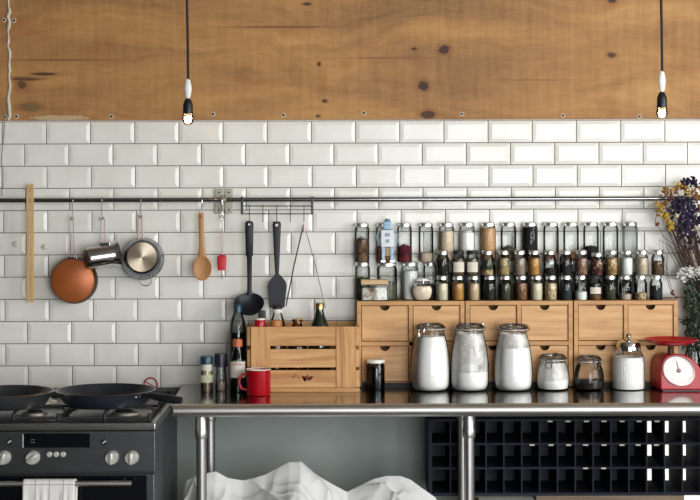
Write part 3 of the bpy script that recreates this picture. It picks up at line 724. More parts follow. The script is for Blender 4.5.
# ------------------------------------------------------------------ DRAWER CABINETS
M_birch = wood('birch_frame', (212, 166, 110), (160, 108, 60), 'x', 1.0)
drawer_woods = [wood('birch_drawer_%s' % n_, (222, 178, 122), (168, 114, 64), 'x', 0.7, 0.5, (i*3.3, i*1.7, i*2.1)) for i, n_ in enumerate(('honey', 'amber', 'straw', 'warm'))]
CY0, CY1 = -0.118, -0.012
CTZ = Z_(301.3, CY0, 352); zbase = CT
units = ((357, 464.6, 'small birch drawer cabinet behind the black jar, leftmost of three'), (465.6, 572.8, 'small birch drawer cabinet behind the tall flour jars, middle of three'), (574, 678, 'small birch drawer cabinet behind the sugar jar and red scale, rightmost of three'))
dw = 0
for ux0, ux1, lb in units:
    xa, xb = X_(ux0, CY0, 340), X_(ux1, CY0, 340); W = xb-xa; H = CTZ-zbase; Dp = CY1-CY0
    cb = thing('drawer_cabinet', lb, 'cabinet', ((xa+xb)/2, CY0, zbase), 0, 'small drawer cabinets on the worktable')
    th = 0.0145; ft = 0.0165; mid = 0.0145
    m = MB(); hw = W/2; b = 0.0012
    m.box(-hw, -hw+th, 0, Dp, 0.004, H, b).box(hw-th, hw, 0, Dp, 0.004, H, b)
    m.box(-hw+th, hw-th, 0, Dp, H-th, H, b).box(-hw+th, hw-th, 0.004, Dp, ft, ft+0.003, b*0.5)
    zs_ = (ft+0.003 + H-th)/2
    m.box(-hw+th, hw-th, 0, Dp, zs_-mid/2, zs_+mid/2, b).box(-mid/2, mid/2, 0, Dp, ft+0.003, H-th, b)
    m.box(-hw+th, hw-th, Dp-0.004, Dp, 0.004, H-th)
    obj('carcass', m, M_birch, cb, False)
    obj('gap_shade_strip', MB().box(-hw+0.004, hw-0.004, 0.004, 0.012, 0.0, ft), mat('gap_shade_black', (20, 20, 22), 0.6), cb, False)  # black strip stands in for the shadowed gap below the carcass
    cells = [(-hw+th, -mid/2), (mid/2, hw-th)]; rows = [(zs_+mid/2, H-th), (ft+0.003, zs_-mid/2)]
    for r0, r1 in rows:
        for c0, c1 in cells:
            g = 0.0024; x0, x1, z0, z1 = c0+g, c1-g, r0+g, r1-g; cx = (x0+x1)/2; nr = 0.0165
            m = MB()
            top_ = [(x0, z1), (cx-nr-0.00001, z1)] + [(cx-nr*math.cos(PI*i/14), z1-nr*0.95*math.sin(PI*i/14)) for i in range(15)] + [(x1, z1)]
            fr = [(m.bm.verts.new((x, 0.0055, z0)), m.bm.verts.new((x, 0.0055, z)), m.bm.verts.new((x, 0.012, z0)), m.bm.verts.new((x, 0.012, z))) for x, z in top_]
            for p_, q_ in zip(fr[:-1], fr[1:]):
                for f_ in ((p_[0], q_[0], q_[1], p_[1]), (p_[2], p_[3], q_[3], q_[2]), (p_[1], q_[1], q_[3], p_[3]), (p_[0], p_[2], q_[2], q_[0])): m.bm.faces.new(f_)
            m.bm.faces.new((fr[0][0], fr[0][1], fr[0][3], fr[0][2])); m.bm.faces.new((fr[-1][0], fr[-1][2], fr[-1][3], fr[-1][1]))
            m.box(x0, x0+0.006, 0.012, Dp-0.008, z0, z1-0.02).box(x1-0.006, x1, 0.012, Dp-0.008, z0, z1-0.02).box(x0+0.006, x1-0.006, 0.012, Dp-0.008, z0, z0+0.004)
            m.box(x0+0.006, x1-0.006, Dp-0.014, Dp-0.008, z0, z1-0.02)
            obj('drawer', m, drawer_woods[dw % 4], cb, False); dw += 1

# ------------------------------------------------------------------ JARS
SPAN = {}
def cached(key, fn):
    if key not in SPAN: SPAN[key] = fn()
    return SPAN[key]
G = {
 'cream': grain('cream_flour', [(226, 210, 184), (238, 226, 204)], 300, bump=0.2), 'beige': grain('beige_meal', [(206, 178, 144), (222, 198, 166)], 260, bump=0.2),
 'golden': grain('golden_spice', [(184, 130, 62), (214, 164, 90)], 220), 'brown': grain('brown_spice', [(120, 78, 52), (170, 122, 84)], 200),
 'tan': grain('tan_powder', [(192, 150, 108), (206, 166, 124)], 300, bump=0.15), 'dark': grain('dark_peppercorn', [(26, 26, 28), (56, 50, 48)], 200),
 'green': grain('dried_green_leaves', [(48, 56, 44), (96, 98, 72), (70, 66, 52)], 130), 'white': grain('white_flour', [(248, 247, 243), (252, 251, 248)], 400, bump=0.12),
 'oats': grain('pale_grains', [(170, 132, 88), (232, 214, 180), (220, 196, 152)], 170), 'mixed': grain('mixed_red_beans', [(96, 40, 32), (196, 156, 116), (140, 88, 60), (60, 34, 30)], 130),
 'nuts': grain('chopped_nuts', [(186, 150, 98), (226, 202, 156), (150, 112, 70)], 130), 'grey': grain('grey_brown_powder', [(150, 132, 118), (176, 158, 142)], 260, bump=0.2),
 'red': grain('dried_dark_red_peppers', [(70, 18, 28), (122, 36, 48), (92, 26, 30)], 70), 'chunk': grain('brown_dried_mushrooms', [(78, 58, 44), (140, 110, 80), (104, 80, 58)], 60),
 'black': grain('black_lentils', [(14, 15, 18), (32, 32, 36)], 260), 'pinkish': grain('pale_pink_salt', [(206, 184, 160), (222, 204, 182)], 260, bump=0.2),
 'rose': grain('dried_rose_pieces', [(132, 92, 76), (176, 138, 116)], 120), 'pebble': grain('white_and_brown_pieces', [(236, 230, 220), (150, 112, 90), (244, 240, 232)], 70),
 'slate': grain('dark_blue_grey_tea', [(40, 46, 52), (62, 66, 70)], 200), 'leaf2': grain('straw_and_blue_leaves', [(190, 158, 108), (112, 120, 112), (206, 178, 130)], 110),
 'frost': grain('frosted_white_sugar', [(214, 216, 214), (228, 229, 227)], 300, bump=0.1),
}
def fillmesh(rad, h, lump=0.0, sx=1, name='contents', seed=0):
    m = MB(); prof = [(0, 0.0015), (rad*0.94, 0.0015), (rad, 0.005), (rad, h), (rad*0.55, h+lump*0.5), (0, h+lump)]
    m.lathe(prof, 24)
    return m.mesh(name, M_white)
def withmat(me, m):
    c = me.copy(); c.materials.clear(); c.materials.append(m); return c
def content(parent, rad, h, key, lump=0.002, label=None):
    base = cached(('c', round(rad, 4), round(h, 4), lump), lambda: fillmesh(rad, h, lump))
    me = cached(('cm', round(rad, 4), round(h, 4), lump, key), lambda: withmat(base, G[key]))
    return obj('contents', me, None, parent, label=label)

# small screw-top jars
RM, HM = 0.0218, 0.0842
def mason(px, yy, z, label, fills, lid='silver', paper=None, hscale=1.0):
    t = thing('spice_jar', label, 'jar', (X_(px, yy, 288 if z < CTZ+0.05 else 262), yy, z), 0, 'small screw-top jars in two tiers on the drawer cabinets')
    obj('glass', cached(('mj', hscale), lambda: MB().lathe([(0, 0.0002), (RM*0.9, 0.0002), (RM, 0.003), (RM, 0.056*hscale), (RM*0.93, 0.061*hscale), (RM*0.8, 0.066*hscale), (RM*0.78, 0.077*hscale)], 28).mesh('glass', M_glass)), None, t)
    lm = {'silver': M_lid, 'dark': M_iron}[lid]
    obj('lid', cached(('ml', lid, hscale), lambda: MB().lathe([(RM*0.79, HM*hscale-0.013), (RM*0.86, HM*hscale-0.013), (RM*0.86, HM*hscale-0.002), (RM*0.8, HM*hscale), (0, HM*hscale)], 28).mesh('lid', lm)), None, t)
    z0 = 0
    for key, top in fills:
        me_key = ('mf', z0, top, key, hscale)
        def mk():
            m = MB(); h0, h1 = max(0.0015, z0*0.066*hscale), min(top, 0.88)*0.066*hscale; r = RM-0.0016
            m.lathe([(0, h0), (r*0.95, h0), (r, h0+0.002), (r, h1-0.001), (r*0.5, h1+0.0012), (0, h1)], 24)
            return m.mesh('contents', G[key])
        obj('contents', cached(me_key, mk), None, t); z0 = top
    if paper:
        z0_, z1_ = paper
        def mkp():
            m = MB(); r = RM+0.0004; n = 12; A = []
            for i in range(n+1):
                a = -PI/2 - 0.95 + 1.9*i/n; A.append((m.bm.verts.new((r*math.cos(a), r*math.sin(a), z0_)), m.bm.verts.new((r*math.cos(a), r*math.sin(a), z1_))))
            for (a, b), (c, d) in zip(A[:-1], A[1:]): m.bm.faces.new((a, c, d, b))
            return m.mesh('paper_label', mat('off_white_paper', (226, 218, 202), 0.8))
        obj('paper_label', cached(('pl', paper), mkp), None, t)
    return t
YM = -0.0945; Zc = CTZ
B = 'bottom tier'
bot = [(442, [('cream', .9)], 'jar of beige flour in the bottom tier, first right of the round clip jar'),
 (458, [('golden', .9)], 'jar of golden brown spice in the bottom tier, left end of the row'),
 (473.5, [('beige', .9)], 'jar of pale beige meal in the bottom tier between golden and dark jars'),
 (489.5, [('dark', .85)], 'jar of dark peppercorns in the bottom tier right of the beige meal'),
 (505.2, [('green', .85)], 'jar of dark dried leaves in the bottom tier left of the brown powder'),
 (521.2, [('brown', .95)], 'jar of reddish brown powder in the bottom tier'),
 (536.5, [('cream', .88)], 'jar of smooth cream powder in the bottom tier right of the reddish brown powder'),
 (550.8, [('oats', .9)], 'jar of pale speckled grains in the bottom tier'),
 (566, [('slate', .8)], 'jar of dark bluish tea in the bottom tier just left of the half-empty white one'),
 (581, [('white', .45)], 'half-empty jar with white sugar at the bottom, bottom tier'),
 (595, [('brown', .3), ('dark', .85)], 'short jar with a white paper label in the bottom tier'),
 (610.2, [('green', .75)], 'jar of dark greenish herbs in the bottom tier right of the paper-labelled jar'),
 (625.3, [('pinkish', .32)], 'nearly empty jar with a little beige powder, bottom tier'),
 (640.7, [('oats', .38)], 'nearly empty jar with pale grains at the bottom, bottom tier'),
 (656, [('slate', .72)], 'jar of dark blue-grey tea at the right end of the bottom tier')]
for px, fl, lb in bot:
    kw = {}
    if px == 595: kw = dict(paper=(0.022, 0.044), lid='dark', hscale=1.0)
    mason(px, YM, Zc+0.0005, lb, fl, **kw)
topr = [(442.7, [('dark', .8)], 'jar of dark pieces in the upper tier, left end above the beige flour'),
 (458.5, [('chunk', .85)], 'dark-lidded jar with off-white label in the upper tier, left of its twin'),
 (472.3, [('chunk', .85)], 'dark-lidded jar with off-white label in the upper tier, right of its twin'),
 (487.5, [('oats', .3), ('green', .75)], 'jar of green leaves over beige pieces in the upper tier'),
 (503.6, [('leaf2', .95)], 'jar of straw-coloured and bluish leaves in the upper tier'),
 (519.6, [('grey', .9)], 'jar of grey-brown powder in the upper tier left of the golden one'),
 (534, [('golden', .92)], 'jar of golden yellow spice in the upper tier'),
 (549.7, [('dark', .35)], 'mostly empty jar with dark seeds at the bottom, upper tier'),
 (565.8, [('dark', .7)], 'jar of dark pieces in the upper tier left of the pinkish jar'),
 (581.5, [('rose', .85)], 'jar of pinkish brown powder in the upper tier'),
 (597, [('mixed', .95)], 'shorter jar of mixed red and beige beans in the upper tier'),
 (611.5, [('nuts', .95)], 'jar of chopped beige nuts in the upper tier'),
 (626.6, [('white', .9)], 'jar full of white powder in the upper tier'),
 (642, [('pinkish', .92)], 'jar of pale pink-beige salt in the upper tier'),
 (657.8, [('chunk', .7)], 'jar of dark pieces at the right end of the upper tier')]
for px, fl, lb in topr:
    kw = {}
    if px in (458.5, 472.3): kw = dict(lid='dark', paper=(0.012, 0.046))
    if px == 597: kw = dict(hscale=0.9)
    mason(px, YM, Zc+0.0005+HM+0.0006, lb, fl, **kw)

# tall storage jars behind
RT, HT = 0.0268, 0.1325
def tall(px, yy, z, label, fills, rad=RT, ht=HT, lump=0.003, group='tall glass storage jars standing along the wall', frost=False, pyr=240):
    t = thing('storage_jar', label, 'jar', (X_(px, yy, pyr), yy, z), 0, group)
    M_tallg = glass('fine_clear_glass', (252, 253, 252), (222, 228, 226), 0.04, 1.33)
    gm = glass('frosted_glass', (240, 242, 241), (190, 196, 194), 0.3) if frost else M_tallg
    obj('glass', cached(('tj', rad, ht, frost), lambda: MB().lathe([(0, 0.0002), (rad*0.93, 0.0002), (rad, 0.003), (rad, ht-0.022), (rad*0.93, ht-0.016), (rad*0.86, ht-0.009)], 32).mesh('glass', gm)), None, t)
    obj('lid', cached(('tl', rad, ht), lambda: MB().lathe([(rad*0.87, ht-0.012), (rad*0.94, ht-0.012), (rad*0.95, ht-0.003), (rad*0.9, ht), (0, ht)], 32).mesh('lid', M_lid)), None, t)
    for key, h, in fills: content(t, rad-0.0018, h, key, lump)
    return t
YT_ = -0.042
z1_ = Zc+0.0005
# lower row of tall jars: four visible at left, the rest behind the small jars
tall(362.5, -0.040, z1_, 'tall jar of dark dried herbs at the left end of the lower shelf row', [('green', 0.075)], 0.0262, 0.128, pyr=280)
tall(387, -0.0505, z1_, 'wide tall jar under the toy robot, behind the wooden-lidded jar', [('green', 0.06)], 0.035, 0.128, pyr=280)
tall(409.8, -0.044, z1_, 'tall jar of greyish white powder right of the wide one under the robot', [('frost', 0.098)], 0.0300, 0.128, pyr=280)
tall(430.2, -0.040, z1_, 'tall jar mostly hidden behind the round clip-top jar', [('slate', 0.05)], 0.0240, 0.128, pyr=280)
hid = [446.5, 467, 488, 508.5, 530, 551, 571, 591, 610.5, 630]
for i, px in enumerate(hid):
    tall(px, YT_, z1_, 'dark-filled jar hidden behind the small jars, below the %s' % ('tall jar of pinkish beige powder', 'tall jar of heaped white powder', 'tall tan powder jar', 'tall jar with the low green leaves', 'tall black lentil jar', 'tall jar with reddish pieces', 'tall jar with a little brown content', 'tall jar with the dark block', 'empty tall jar', 'frosted tall jar')[i], [(('dark', 'slate', 'black', 'green')[i % 4], 0.09)], pyr=280)
ztl = z1_+HT+0.0006
zlow = z1_+0.128+0.0006
tops = [(362, 'chunk', 0.075, 'tall jar of brown dried mushrooms at the left end of the top row', 0.012),
 (383, 'brown', 0.052, 'tall jar with brown goods directly behind the toy robot', 0.004),
 (404.5, 'red', 0.050, 'tall jar of dark red dried peppers in the top row', 0.012),
 (426, 'pinkish', 0.030, 'tall jar with a low layer of beige powder in the top row', 0.002),
 (446.5, 'pinkish', 0.100, 'tall jar of pinkish beige powder in the top row', 0.001),
 (467, 'white', 0.094, 'tall jar of white powder heaped up in the top row', 0.012),
 (488, 'tan', 0.110, 'tall jar filled with tan powder in the top row', 0.001),
 (508.5, 'green', 0.040, 'tall jar with a low heap of dark green leaves in the top row', 0.012),
 (530, 'black', 0.112, 'tall jar filled with black lentils in the top row', 0.002),
 (551, 'rose', 0.026, 'tall jar with a thin layer of reddish pieces, first right of the black lentils', 0.006),
 (571, 'brown', 0.024, 'tall jar with a little brown content, second right of the black lentils', 0.004),
 (591, 'black', 0.046, 'tall jar with a dark block at its bottom in the top row', 0.004),
 (610.5, None, 0, 'empty tall clear jar, second from the right in the top row', 0),
 (630, 'frost', 0.004, 'frosted tall jar at the right end of the top row', 0)]
for px, key, h, lb, lump in tops:
    if px < 430: z = zlow; kw = dict(rad=0.0240 if px == 383 else 0.0255, ht=0.1335); yy = -0.037 if px == 383 else -0.038
    else: z = ztl; kw = dict(ht=0.1295); yy = YT_
    tall(px, yy, z, lb, [(key, h)] if key else [], lump=lump, frost=(px == 630), **kw)

# low rectangular jar with wooden lid
yy = -0.1005; X = X_(374.5, yy, 290)
wj = thing('wooden_lid_jar', 'low square glass jar of white and brown pieces with a pale wooden lid', 'jar', (X, yy, z1_))
hw = 13.2*S(yy); h = Z_(284.5, yy)-z1_
obj('glass', MB().box(-hw, hw, -0.0145, 0.0145, 0.0002, h, 0.003), M_glass, wj)
obj('contents', MB().box(-hw+0.003, hw-0.003, -0.0125, 0.0125, 0.002, h*0.82, 0.004), G['pebble'], wj)
obj('wooden_lid', MB().box(-hw*1.02, hw*1.02, -0.0155, 0.0155, h, h+5.0*S(yy), 0.003), wood('pale_lid_wood', (214, 184, 140), (186, 148, 104)), wj)

# clip-top jar builder (glass lid, wire bail)
def wire_bail(parent, rn, zn, ang=0.0, side=1, big=True):
    m = MB()
    for zz in (zn, zn+0.010): m.tube([(rn*math.cos(a), rn*math.sin(a), zz) for a in [2*PI*i/28 for i in range(28)]], 0.0015, 6, True, M=None)
    for A in (R(ang, 'Z'), R(ang+PI, 'Z')):
        q = 0.011
        if A == R(ang, 'Z'): m.tube([(rn, -q, zn+0.010), (rn+0.005, -q, zn+0.002), (rn+0.006, -q*0.7, zn-0.018), (rn+0.006, q*0.7, zn-0.018), (rn+0.005, q, zn+0.002), (rn, q, zn+0.010)], 0.0017, 6, False, A)
        m.tube([(rn, -q*0.8, zn-0.002), (rn+0.007, -q*0.8, zn+0.008), (rn-0.002, -q*0.5, zn+0.022), (rn-0.002, q*0.5, zn+0.022), (rn+0.007, q*0.8, zn+0.008), (rn, q*0.8, zn-0.002)], 0.0016, 6, False, A)
    return obj('wire_clip', m, M_chrome, parent)
def clip_jar(px, yy, prof, neck_r, neck_z, fills, label, ang, group, lidh=0.016, name='clip_top_jar', lump=0.003, fillprof=None, smear=None):
    t = thing(name, label, 'jar', (X_(px, yy, 380), yy, CT), 0, group)
    obj('glass', MB().lathe(prof, 48), M_glass2, t)
    obj('glass_lid', MB().lathe([(0, neck_z+lidh*0.45), (neck_r*0.70, neck_z+lidh*0.5), (neck_r*0.80, neck_z+lidh*0.95), (neck_r*0.86, neck_z+lidh), (neck_r*0.93, neck_z+lidh*0.9), (neck_r*1.02, neck_z+lidh*0.5), (neck_r*1.08, neck_z+lidh*0.35), (neck_r*1.08, neck_z+0.001), (neck_r*0.8, neck_z+0.001)], 44), M_lidglass, t)
    obj('seal', MB().lathe([(neck_r*0.86, neck_z-0.001), (neck_r*1.06, neck_z-0.001), (neck_r*1.06, neck_z+0.0012), (neck_r*0.86, neck_z+0.0012)], 40), mat('clear_rubber_seal', (206, 200, 190), 0.5), t)
    if fillprof: obj('contents', MB().lathe(fillprof[0], 44), G[fillprof[1]], t)
    if smear: obj('powder_film', MB().lathe(smear, 44), M_film, t)
    wire_bail(t, neck_r*1.02, neck_z-0.006, ang)
    return t
M_glass2 = glass('thick_jar_glass', (254, 254, 254), (206, 212, 210), 0.02, 1.42)
M_lidglass = glass('pressed_lid_glass', (252, 252, 252), (226, 230, 230), 0.16, 1.45)
# film of flour clinging to the inside of the glass: patchy, see-through
t = NT('patchy_flour_film'); t.n.remove(t.b)
df = t.new('ShaderNodeBsdfDiffuse'); df.inputs[0].default_value = srgb(240, 239, 235); tr = t.new('ShaderNodeBsdfTransparent')
nn = t.noise(t.mapping((14, 14, 9)), 2.2, 5, 0.7); mx = t.new('ShaderNodeMixShader')
fac = t.ramp(nn, [(0.30, (0.30, 0.30, 0.30, 1)), (0.60, (0.9, 0.9, 0.9, 1))])
t.link(fac, mx.inputs[0]); t.link(tr.outputs[0], mx.inputs[1]); t.link(df.outputs[0], mx.inputs[2]); t.link(mx.outputs[0], t.out.inputs['Surface'])
M_film = t.m
YJ = -0.1855
s_ = S(YJ)
def bigprof(rb, h, rn):
    return [(0, 0.0006), (rb*0.72, 0.0006), (rb*0.84, 0.0035), (rb*0.93, 0.010), (rb*0.98, 0.022), (rb, 0.045), (rb*0.995, h*0.36), (rb*0.965, h*0.52), (rb*0.91, h*0.66), (rb*0.84, h*0.78), (rn*1.06, h*0.87), (rn*0.99, h*0.92), (rn, h), (rn*0.93, h)]
    return [(0, 0.0006), (rb*0.80, 0.0006), (rb*0.93, 0.006), (rb*0.985, 0.018), (rb, 0.05), (rb*0.985, h*0.52), (rb*0.93, h*0.68), (rb*0.82, h*0.80), (rn*1.04, h*0.88), (rn*0.99, h*0.92), (rn, h), (rn*0.93, h)]
def inner(prof, top, sh=0.003):
    o = [(0, 0.0035)]
    for r, z in prof[1:]:
        if z >= top: break
        o.append((r-sh, max(z, 0.0035)))
    # radius at top by interpolation
    for (r0, z0), (r1, z1) in zip(prof[:-1], prof[1:]):
        if z0 <= top <= z1 and z1 > z0: o.append((r0+(r1-r0)*(top-z0)/(z1-z0)-sh, top)); break
    o.append((o[-1][0]*0.5, top+0.002)); o.append((0, top+0.001)); return o
GB = 'three tall clip-top jars of flour'
for px, top_py, fill_py, lb, ang, film in (
    (430.6, 323.5, 336, 'tall clip-top jar full of white flour, leftmost of three', PI+0.9, None),
    (469.6, 323.5, 371, 'tall clip-top jar only a quarter full, glass dusted with flour, middle of three', PI+0.25, True),
    (513.2, 324, 347, 'tall clip-top jar three-quarters full of white flour, rightmost of three', PI+0.2, True)):
    H = Z_(top_py, YJ, px)-CT; rb = 0.0658 if px < 440 else 0.0648; rn = 0.047; nz = H-0.017
    pr = bigprof(rb, nz, rn)
    fz = Z_(fill_py, YJ, px)-CT
    sm = None
    if film:
        full = inner(pr, nz*0.93, 0.0032); sm = [inner(pr, fz, 0.0032)[-3]] + [p for p in full if p[1] > fz and p[0] > rn*0.8]
    clip_jar(px, YJ, pr, rn, nz, None, lb, ang, GB, fillprof=(inner(pr, fz), 'white'), smear=sm)
# squat jars
def squat(rb, h, rn): return [(0, 0.0006), (rb*0.78, 0.0006), (rb*0.93, 0.006), (rb, 0.022), (rb*0.99, h*0.5), (rb*0.90, h*0.75), (rn, h*0.86), (rn, h), (rn*0.93, h)]
for px, fill, key, lb, ang, rb, py_t in ((552.8, 0.034, 'white', 'squat clip-top jar one third full of white flour', PI+1.2, 0.0555, 354.5),
                          (588.8, 0.030, 'dark', 'squat clip-top jar with dark contents and the clasp facing out', -1.1, 0.0505, 356)):
    H = Z_(py_t, YJ+0.008, px)-CT; nz = H-0.016; rn = rb*0.80
    pr = squat(rb, nz, rn)
    sm = [inner(pr, fill, 0.0032)[-3]] + [p for p in inner(pr, nz*0.9, 0.0032) if p[1] > fill and p[0] > 0.02] if key == 'white' else None
    j = clip_jar(px, YJ+0.008, pr, rn, nz, None, lb, ang, 'two squat clip-top jars', fillprof=(inner(pr, fill), key), smear=sm)
# round clip jar on the cabinet, lying tilted towards the room
yy = -0.098; X = X_(422, yy, 288)
rj = thing('round_clip_jar', 'small round clip-top jar of pale beige flour on the cabinet edge', 'jar', (X, yy, z1_))
rr_ = 11.0*S(yy)
obj('glass', MB().lathe([(0, 0.0004), (rr_*0.55, 0.0004), (rr_*0.85, 0.010), (rr_, rr_*0.9), (rr_*0.9, rr_*1.4), (rr_*0.62, rr_*1.72), (rr_*0.55, rr_*1.78)], 36, sy=0.5), M_glass2, rj)
obj('contents', MB().lathe([(0, 0.003), (rr_*0.52, 0.003), (rr_*0.8, 0.012), (rr_*0.92, rr_*0.9), (rr_*0.8, rr_*1.3), (0, rr_*1.35)], 36, sy=0.47), G['cream'], rj)
obj('glass_lid', MB().lathe([(0, rr_*2.02), (rr_*0.4, rr_*2.02), (rr_*0.62, rr_*1.9), (rr_*0.62, rr_*1.79), (0, rr_*1.79)], 32, sy=0.5), M_white, rj)
obj('wire_clip', MB().tube([(rr_*0.66*math.cos(a), rr_*0.34*math.sin(a), rr_*1.72) for a in [2*PI*i/20 for i in range(20)]], 0.0012, 6, True).tube([(0.004, -rr_*0.36, rr_*1.95), (0.004, -rr_*0.42, rr_*1.6), (0.004, -rr_*0.40, rr_*1.45)], 0.0012, 6), M_chrome, rj)

# toy robot
yy = -0.0735; zf = zlow
rb = thing('toy_robot', 'pale blue tin toy robot with square chest standing on the jar lids', 'toy robot', (X_(387.5, yy, 250), yy, zf))
M_rob = mat('pale_blue_tin', (128, 154, 176), 0.3, 0.2, 0.16, 60); M_rob2 = mat('deeper_blue_tin', (120, 148, 172), 0.35, 0.3)
s_ = S(yy); q = lambda v: v*s_
Hh = (Z_(216.5, yy)-zf)
zk = lambda py: Z_(py, yy)-zf
obj('torso', MB().box(-q(6.4), q(6.4), -0.010, 0.008, zk(247), zk(230), 0.0016), mat('pale_grey_blue_tin', (198, 206, 210), 0.35, 0.1), rb)
hd_ = obj('head', MB().box(-q(3.6), q(3.6), -0.008, 0.006, zk(229.5), zk(221.5), 0.0016).lathe([(q(3.2), zk(221.5)), (q(2.4), zk(219.4)), (0, zk(218.3))], 16, sy=0.7), M_rob2, rb)
obj('eye', MB().ball((-q(1.5), -0.0085, zk(225)), 0.0014, 1), M_black, hd_); obj('eye', MB().ball((q(1.5), -0.0085, zk(225)), 0.0014, 1), M_black, hd_)
obj('antenna', MB().tube([(0, 0, zk(219)), (0, 0, zk(216.5))], 0.001, 6), M_chrome, hd_)
for s2 in (-1, 1):
    am = obj('arm', MB().tube([(s2*q(6.5), 0, zk(232)), (s2*q(9.5), -0.002, zk(232.5)), (s2*q(11), -0.004, zk(238)), (s2*q(9.5), -0.009, zk(242.5))], 0.0034, 10), M_rob, rb)
    obj('claw', MB().tube([(s2*q(9.5)+0.003, -0.010, zk(245.5)), (s2*q(9.5), -0.009, zk(242.5)), (s2*q(9.5)-0.003, -0.010, zk(245.5))], 0.0014, 8), M_rob2, am)
    lg = obj('leg', MB().box(s2*q(2.6), s2*q(6.0), -0.006, 0.006, 0.006, zk(247), 0.001), M_rob, rb)
    obj('foot', MB().box(s2*q(2.2), s2*q(6.8), -0.012, 0.007, 0.0002, 0.0075, 0.001), M_lid, lg)
obj('chest_dial', MB().lathe([(0, 0.002), (0.006, 0.002), (0.0065, 0)], 20, T((0, -0.010, zk(241))) @ R(PI/2, 'X')).box(-0.0085, 0.0085, -0.0112, -0.010, zk(236.5), zk(233), 0), M_darksteel, rb)
obj('skirt_grille', MB().box(-q(2.4), q(2.4), -0.003, 0.003, zk(256), zk(247.5), 0.001), mat('amber_panel', (168, 144, 104), 0.5), rb)

# ------------------------------------------------------------------ SMALL JAR, MUG, SPICES, BOTTLES, CRATE
yy = -0.165; s_ = S(yy)
bj = thing('black_jar', 'dark jar with a white lid standing alone left of the tall flour jars', 'jar', (X_(375.7, yy, 380), yy, CT), 0)
r = 9.2*s_; H = Z_(359.3, yy)-CT
obj('glass', MB().lathe([(0, 0.0004), (r*0.92, 0.0004), (r, 0.004), (r, H*0.80), (r*0.9, H*0.86), (r*0.88, H-0.004)], 36), glass('smoked_glass', (190, 196, 200), (90, 98, 104)), bj)
obj('contents', MB().lathe([(0, 0.002), (r*0.92, 0.002), (r-0.002, 0.006), (r-0.002, H*0.78), (0, H*0.79)], 32), mat('dark_preserve', (16, 18, 24), 0.15), bj)
obj('lid', MB().lathe([(r*0.9, H-0.011), (r*1.0, H-0.011), (r*1.02, H-0.003), (r*0.97, H), (0, H)], 36), M_white, bj)

yy = -0.30; s_ = S(yy)
mg = thing('enamel_mug', 'red enamel mug with white inside in front of the wooden crate', 'mug', (X_(258.6, yy, 385), yy, CT))
r = 12.1*s_; H = Z_(369.8, yy, 258)-CT+0.002
obj('body', MB().lathe([(0, 0.001), (r*0.93, 0.001), (r*0.985, 0.005), (r, H-0.004), (r*1.03, H), (r*0.98, H-0.0005), (r*0.985, H-0.004)], 44), M_red, mg)
obj('lining', MB().lathe([(r*0.985, H-0.0035), (r*0.965, 0.008), (r*0.9, 0.004), (0, 0.004)], 40), M_cream, mg)
obj('rim', MB().lathe([(r*1.035, H-0.0008), (r*1.025, H+0.0012), (r*0.985, H+0.0008), (r*0.975, H-0.001)], 44), M_cream, mg)
obj('handle', MB().tube([(-r*0.97, 0, H*0.80), (-r*1.25, 0, H*0.82), (-r*1.58, 0, H*0.66), (-r*1.62, 0, H*0.45), (-r*1.42, 0, H*0.26), (-r*0.98, 0, H*0.20)], [0.004, 0.0045, 0.0048, 0.0048, 0.0045, 0.004], 12), M_red, mg)

def bottle(name, px, yy, pr, m, label, cat='bottle', z=CT, pyr=380, group=None):
    t = thing(name, label, cat, (X_(px, yy, pyr), yy, z), 0, group)
    obj('glass', MB().lathe(pr, 32), m, t); return t
yy = -0.19; s_ = S(yy)
sj = bottle('spice_grinder', 206.7, yy, [(0, .0004), (6.3*s_, .0004), (6.4*s_, 0.05), (6.1*s_, 0.058), (5.2*s_, 0.075), (5.2*s_, 0.088)], M_glass, 'spice jar with teal cap and cream label, leftmost on the worktable', 'spice jar')
zc = Z_(364, yy, 206)-CT; zt = Z_(356, yy, 206)-CT
obj('cap', MB().lathe([(5.4*s_, zc), (6.4*s_, zc), (6.5*s_, zt-0.003), (6.1*s_, zt), (0, zt)], 28), mat('teal_cap', (30, 62, 82), 0.35), sj)
obj('label_band', MB().lathe([(6.5*s_, 0.030), (6.55*s_, 0.030), (6.55*s_, 0.054), (6.4*s_, 0.0545)], 28), mat('cream_label', (206, 208, 178), 0.7), sj)
obj('neck_band', MB().lathe([(5.3*s_, 0.066), (5.5*s_, 0.066), (5.5*s_, zc), (5.3*s_, zc)], 28), mat('cream_neck', (214, 212, 196), 0.6), sj)
content(sj, 5.9*s_, 0.028, 'chunk')
content(sj, 5.0*s_, 0.064, 'beige')
yy = -0.18
sj = bottle('pepper_mill', 221, yy, [(0, .0004), (5.6*s_, .0004), (6.0*s_, 0.004), (5.6*s_, 0.04), (4.9*s_, 0.06), (4.9*s_, 0.085)], M_glass, 'spice grinder with dark purple cap between teal-capped jar and oil bottle', 'spice jar')
zc = Z_(366.5, yy, 221)-CT; zt = Z_(353, yy, 221)-CT
obj('cap', MB().lathe([(5.0*s_, zc), (6.6*s_, zc), (6.8*s_, (zc+zt)/2), (6.4*s_, zt-0.002), (0, zt)], 28), mat('dark_purple_cap', (34, 30, 52), 0.4), sj)
content(sj, 4.6*s_, 0.03, 'grey')
